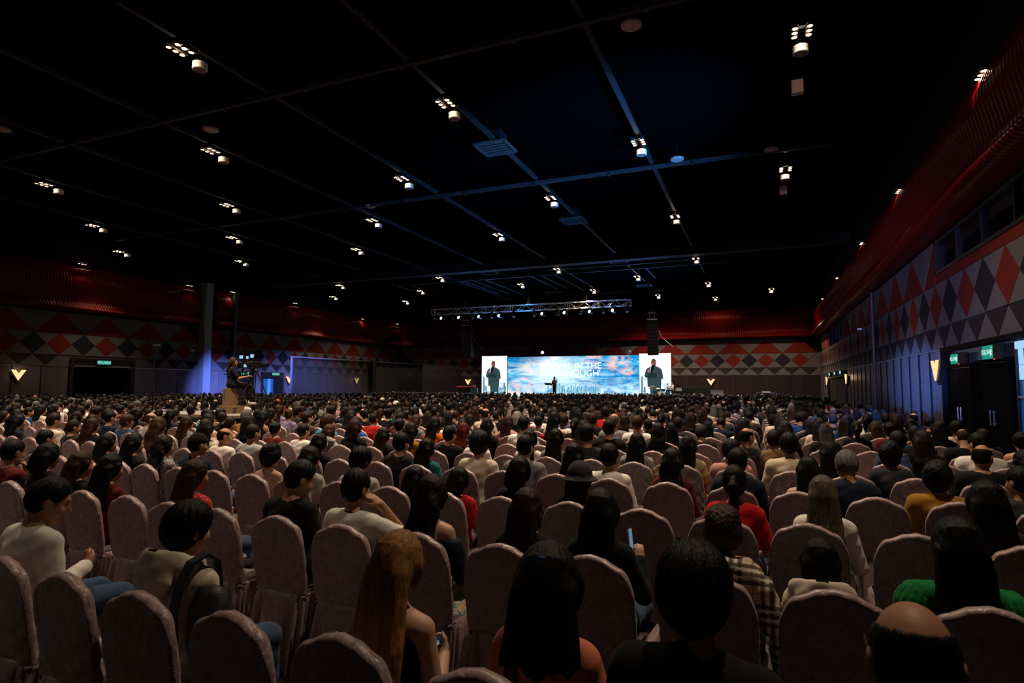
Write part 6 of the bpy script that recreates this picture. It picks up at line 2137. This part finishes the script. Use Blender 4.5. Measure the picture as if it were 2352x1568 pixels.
MB().box((-.06, -.2215, .10), (.085, .001, .012)).build('printed_word', m_ink, bx1)
MB().box((.3015, -.04, .135), (.001, .05, .018)).box((.3015, -.04, .065), (.001, .05, .018)).build('hand_hole', m_ink, bx1)
bx2 = empty('cardboard_box', (OX - .1, OY + .02, DZ + .2), OR); tag(bx2, 'tall upright cardboard box used as a seat by the camera operator', 'box', 'cardboard boxes')
MB().box((0, 0, .235), (.16, .15, .235), bev=.004).build('box_body', m_card, bx2)
MB().box((-.04, -.1515, .25), (.012, .001, .11)).build('printed_word', m_ink, bx2)

# the operator sits on the tall box and steers the pan handle
op_me = body_mesh('f', -.25, -.05, ('out', 'lap'))
op = obj('person', op_me, m_skin['tan'], None, (OX - .16, OY - .12, DZ + .2), (0, 0, OR - .25))
ho = obj('hair', hair_mesh('lob', 9), m_hair['brown'], op, tuple(PIV)); ho.rotation_euler = Matrix(rotm(-.25, -.02).tolist()).to_euler()
obj('top', top_mesh('f', 'tee', ('out', 'lap')), m_top['black'], op); obj('trousers', trousers_mesh(), m_top['black'], op)
hd = MB(); hd.path([(.098 * math.cos(t), .01, .13 + .115 * math.sin(t)) for t in np.linspace(0, PI, 10)], .008)
hd.box((.1, .01, .12), (.018, .03, .035), bev=.006).box((-.1, .01, .12), (.018, .03, .035), bev=.006)
hd.build('headset', m_blackmetal, op, loc=tuple(PIV))
for q in (-1, 1):
    F = Field((-.07, -.12, -.06), (.07, .2, .09), .009); F.cone((0, -.04, .0), (0, .12, -.012), .046, .038, .02); F.cone((0, -.05, .03), (0, -.04, .06), .042, .04, .02); F.all(lambda D, X, Y, Z: np.maximum(D, -.045 - Z))
    obj('shoe', F.mesh('shoe', 1), m_shoe, op, (q * .118, .64, .06))
tag(op, 'camera operator in black seated on a cardboard box, wearing a headset', 'person')

m_mon = emis('monitor_picture', (.30, .55, .75), 1.1)


def film_camera(loc, rz, zc, lab, two=False):
    c = empty('film_camera', loc, rz); tag(c, lab, 'camera', 'film cameras')
    MB().box((0, 0, zc), (.07, .17, .09), bev=.015).box((0, -.2, zc + .02), (.05, .06, .05), bev=.01).build('camera_body', m_blackmetal, c)
    MB().lathe([(0, 0), (.05, 0), (.055, .06), (.06, .08), (.062, .14), (.066, .16), (0, .16)], 14, (0, .17, zc + .01), Matrix.Rotation(-PI / 2, 4, 'X')).build('lens', m_black, c)
    MB().box((0, .36, zc + .02), (.07, .04, .05), bev=.01).build('matte_box', m_black, c)
    MB().tube((0, -.1, zc + .13), (0, .12, zc + .13), .014).tube((0, -.1, zc + .13), (0, -.1, zc + .08), .012).tube((0, .12, zc + .13), (0, .12, zc + .08), .012).build('top_handle', m_black, c)
    mn = MB().box((-.05, -.06, zc + .24), (.085, .012, .055), bev=.004).tube((-.05, -.05, zc + .13), (-.05, -.05, zc + .19), .01).build('monitor', m_black, c)
    MB().box((-.05, -.074, zc + .24), (.075, .002, .047)).build('monitor_picture', m_mon, mn)
    if two:
        mn = MB().box((-.22, -.14, zc - .03), (.07, .012, .05), bev=.004).build('monitor', m_black, c); MB().box((-.22, -.154, zc - .03), (.062, .002, .042)).build('monitor_picture', m_mon, mn)
        mn = MB().box((-.2, -.1, zc + .2), (.06, .012, .045), bev=.004).build('monitor', m_black, c); MB().box((-.2, -.114, zc + .2), (.052, .002, .037)).build('monitor_picture', m_mon, mn)
        MB().tube((.0, -.1, zc), (-.2, -.12, zc - .02), .01).tube((-.05, -.05, zc + .16), (-.2, -.1, zc + .17), .008).build('monitor_arm', m_black, c)
    tp = MB().lathe([(0, 0), (.07, 0), (.08, .06), (.05, .12), (0, .12)], 12, (0, 0, zc - .22)).build('tripod_head', m_blackmetal, c)
    MB().tube((.05, -.05, zc - .14), (-.12, -.5, zc - .26), .011).tube((-.095, -.43, zc - .24), (-.13, -.53, zc - .27), .018).build('pan_handle', m_black, tp)
    for k in range(3):
        a = k * 2 * PI / 3 + .5
        e = Vector((.58 * math.cos(a), .58 * math.sin(a), 0)); s_ = Vector((-math.sin(a), math.cos(a), 0))
        lg = MB()
        for q in (-1, 1):
            t0 = Vector((.06 * math.cos(a), .06 * math.sin(a), zc - .2)) + s_ * q * .035
            md = t0.lerp(e, .55) + s_ * q * .012
            lg.tube(t0, md, .013, n=6)
        lg.tube(Vector((.06 * math.cos(a), .06 * math.sin(a), zc - .2)).lerp(e, .4), e + Vector((0, 0, .02)), .014, .012, n=6)
        lg.tube(Vector((0, 0, .42)), Vector((.06 * math.cos(a), .06 * math.sin(a), zc - .2)).lerp(e, .62), .008, n=5)
        lg.lathe([(0, 0), (.03, 0), (.025, .03), (0, .03)], 8, tuple(e))
        lg.build('leg', m_blackmetal, c)
    return c


film_camera((OX + .30, OY + .45, DZ), -.15, 1.32, 'film camera with three lit monitors on a tripod before the operator', True)
film_camera((OX - .42, OY + .75, DZ), -.1, 1.32, 'second film camera on a tripod behind the operator')
ls = empty('light_stand', (-17.0, 12.6, 0)); tag(ls, 'thin black light stand with a small lamp, beside the camera platform', 'stand')
MB().tube((0, 0, 0), (0, 0, 2.9), .018).build('pole', m_black, ls); MB().box((.06, 0, 2.95), (.12, .06, .07), bev=.02).build('lamp_head', m_blackmetal, ls)
for k in range(3):
    a = k * 2 * PI / 3
    MB().tube((0, 0, .5), (.4 * math.cos(a), .4 * math.sin(a), .02), .012).build('leg', m_black, ls)

# ------------------------------------------------------------------ on the stage
def standing(loc, rz, kind, poses, tcol, lcol, skin, hair, hcol, top='long'):
    b = obj('person', body_mesh(kind, 0.0, -.05, poses, True), m_skin[skin], None, (loc[0], loc[1], loc[2] + .39), (0, 0, rz))
    obj('hair', hair_mesh(hair, 1), m_hair[hcol], b, tuple(PIV)); obj('top', top_mesh(kind, top, poses), m_top[tcol], b)
    obj('trousers', trousers_mesh(True), m_top[lcol], b)
    return b


sp = standing((-16.85, 50.9, ZS), PI - .35, 'm', ('lap', 'hold'), 'olive', 'black', 'deep', 'crop', 'black')
sp.scale = (1.08, 1.08, 1.08); sp.location.z = ZS + .39 * 1.08
tag(sp, 'speaker in dark jacket standing on stage before the middle screen', 'person')
mc = empty('microphone', world_of(sp, (-.03, .33, 1.0))); tag(mc, 'microphone held by the speaker on stage', 'microphone')
MB().tube((0, 0, -.1), (0, 0, .05), .014, .018).build('handle', m_black, mc); MB().lathe([(0, 0), (.026, .012), (.026, .035), (0, .05)], 10, (0, 0, .05)).build('grille', m_steel, mc)
lc = empty('lectern', (-17.35, 50.25, ZS)); tag(lc, 'slim black lectern stand before the speaker', 'lectern')
MB().box((0, 0, 1.18), (.3, .18, .02), Matrix.Rotation(-.4, 4, 'X')).build('top', m_black, lc); MB().tube((0, 0, 0), (0, 0, 1.15), .025).build('pole', m_black, lc); MB().lathe([(0, 0), (.25, 0), (.25, .02), (.05, .04), (0, .04)], 14).build('base', m_black, lc)

kb = empty('keyboard', (-25.65, 50.6, ZS)); tag(kb, 'red stage keyboard on a stand beside the side screen', 'keyboard')
MB().box((0, 0, .9), (.95, .2, .06), bev=.015).build('keyboard_case', mat('keyboard_red', (.42, .01, .03), .4), kb)
MB().box((0, .08, .965), (.85, .08, .01)).build('keys', m_white, kb)
for q in (-1, 1):
    MB().tube((q * .5, -.15, .02), (-q * .35, .1, .85), .02).build('stand_leg', m_black, kb)
MB().box((.7, .25, 1.05), (.16, .12, .03)).build('controller', m_steel, kb)
cs = empty('flight_case', (-24.75, 50.7, ZS)); tag(cs, 'teal equipment case at the end of the red keyboard', 'case', 'equipment cases')
MB().box((0, 0, .38), (.3, .25, .38), bev=.01).build('case_body', m_top['teal'], cs); MB().box((-.31, -.2, .38), (.02, .06, .38)).box((.31, -.2, .38), (.02, .06, .38)).box((0, -.2, .77), (.33, .06, .02)).build('steel_edging', m_steel, cs)
kp = obj('person', body_mesh('m', 0.0, -.05, ('out', 'out')), m_skin['tan'], None, (-25.6, 51.55, ZS + .12), (0, 0, PI)); obj('hair', hair_mesh('short', 1), m_hair['black'], kp, tuple(PIV)); obj('top', top_mesh('m', 'long', ('out', 'out')), m_top['navy'], kp); obj('trousers', trousers_mesh(), m_top['black'], kp)
tag(kp, 'keyboard player in dark clothes behind the red keyboard', 'person')
st_ = empty('stool', (-25.6, 51.75, ZS)); tag(st_, 'black stool under the keyboard player', 'stool', 'player stools')
MB().lathe([(0, .44), (.2, .44), (.2, .5), (0, .5)], 14, (0, -.35, 0)).build('seat', m_black, st_); MB().tube((0, -.35, 0), (0, -.35, .44), .03).build('post', m_steel, st_)

dr = obj('person', body_mesh('m', 0.0, -.05, ('out', 'out')), m_skin['fair'], None, (-6.75, 52.3, ZS + .1), (0, 0, PI - .9)); obj('hair', hair_mesh('short', 2), m_hair['darkbrown'], dr, tuple(PIV)); obj('top', top_mesh('m', 'long', ('out', 'out')), m_top['lightgrey'], dr); obj('trousers', trousers_mesh(), m_top['black'], dr)
tag(dr, 'drummer in pale shirt seated at the drum kit', 'person')
st_ = empty('stool', (-6.9, 52.1, ZS)); tag(st_, 'black stool under the drummer', 'stool', 'player stools')
MB().lathe([(0, .44), (.18, .44), (.18, .5), (0, .5)], 14).build('seat', m_black, st_); MB().tube((0, 0, 0), (0, 0, .44), .03).build('post', m_steel, st_)
dk = empty('drum_kit', (-7.75, 51.3, ZS)); tag(dk, 'drum kit with cymbals at the foot of the side screen', 'drum kit')
m_shell = mat('drum_green', (.01, .09, .05), .3); m_skinw = mat('drum_head', (.6, .62, .62), .5)


def drum(name, c, r, d, M):
    o = MB().lathe([(0, 0), (r, 0), (r, d), (0, d)], 18, c, M).build(name, m_shell, dk)
    MB().lathe([(0, -.006), (r * .96, -.006), (r * .96, d + .006), (0, d + .006)], 18, c, M).build('drum_head', m_skinw, o)


drum('bass_drum', (0, .35, .3), .28, .4, Matrix.Rotation(PI / 2, 4, 'X'))
drum('tom_drum', (-.2, .15, .62), .16, .2, Matrix.Rotation(.2, 4, 'X')); drum('tom_drum', (.2, .15, .62), .16, .2, Matrix.Rotation(.2, 4, 'X'))
drum('floor_tom', (.55, .35, .15), .2, .36, Matrix.Identity(4)); drum('snare_drum', (-.5, .45, .45), .17, .15, Matrix.Identity(4))
for x, y, z in ((-.65, .1, 1.0), (.6, .05, 1.05), (-.85, .5, .85)):
    cy = MB().lathe([(0, .02), (.03, .015), (.24, 0), (.24, -.004), (0, .01)], 18, (x, y, z), Matrix.Rotation(.2, 4, 'X')).build('cymbal', mat('brass', (.6, .42, .15), .25, metal=.9), dk)
    MB().tube((x, y, 0), (x, y, z), .014).build('stand', m_steel, cy)
for k, (x, y, hh) in enumerate(((-28.3, 52.0, 2.2), (-4.6, 54.4, 2.3))):
    ms = empty('tall_stand', (x, y, 0)); tag(ms, 'thin tall stand with a small head at the stage side, ' + ('keyboard end' if k == 0 else 'drum end'), 'stand', 'thin stage stands')
    MB().tube((0, 0, 0), (0, 0, hh), .02).build('pole', m_blackmetal, ms); MB().box((0, -.03, hh + .05), (.1, .06, .06), bev=.015).build('stand_head', m_rail, ms); MB().lathe([(0, 0), (.25, 0), (.25, .02), (0, .03)], 14).build('base', m_black, ms)
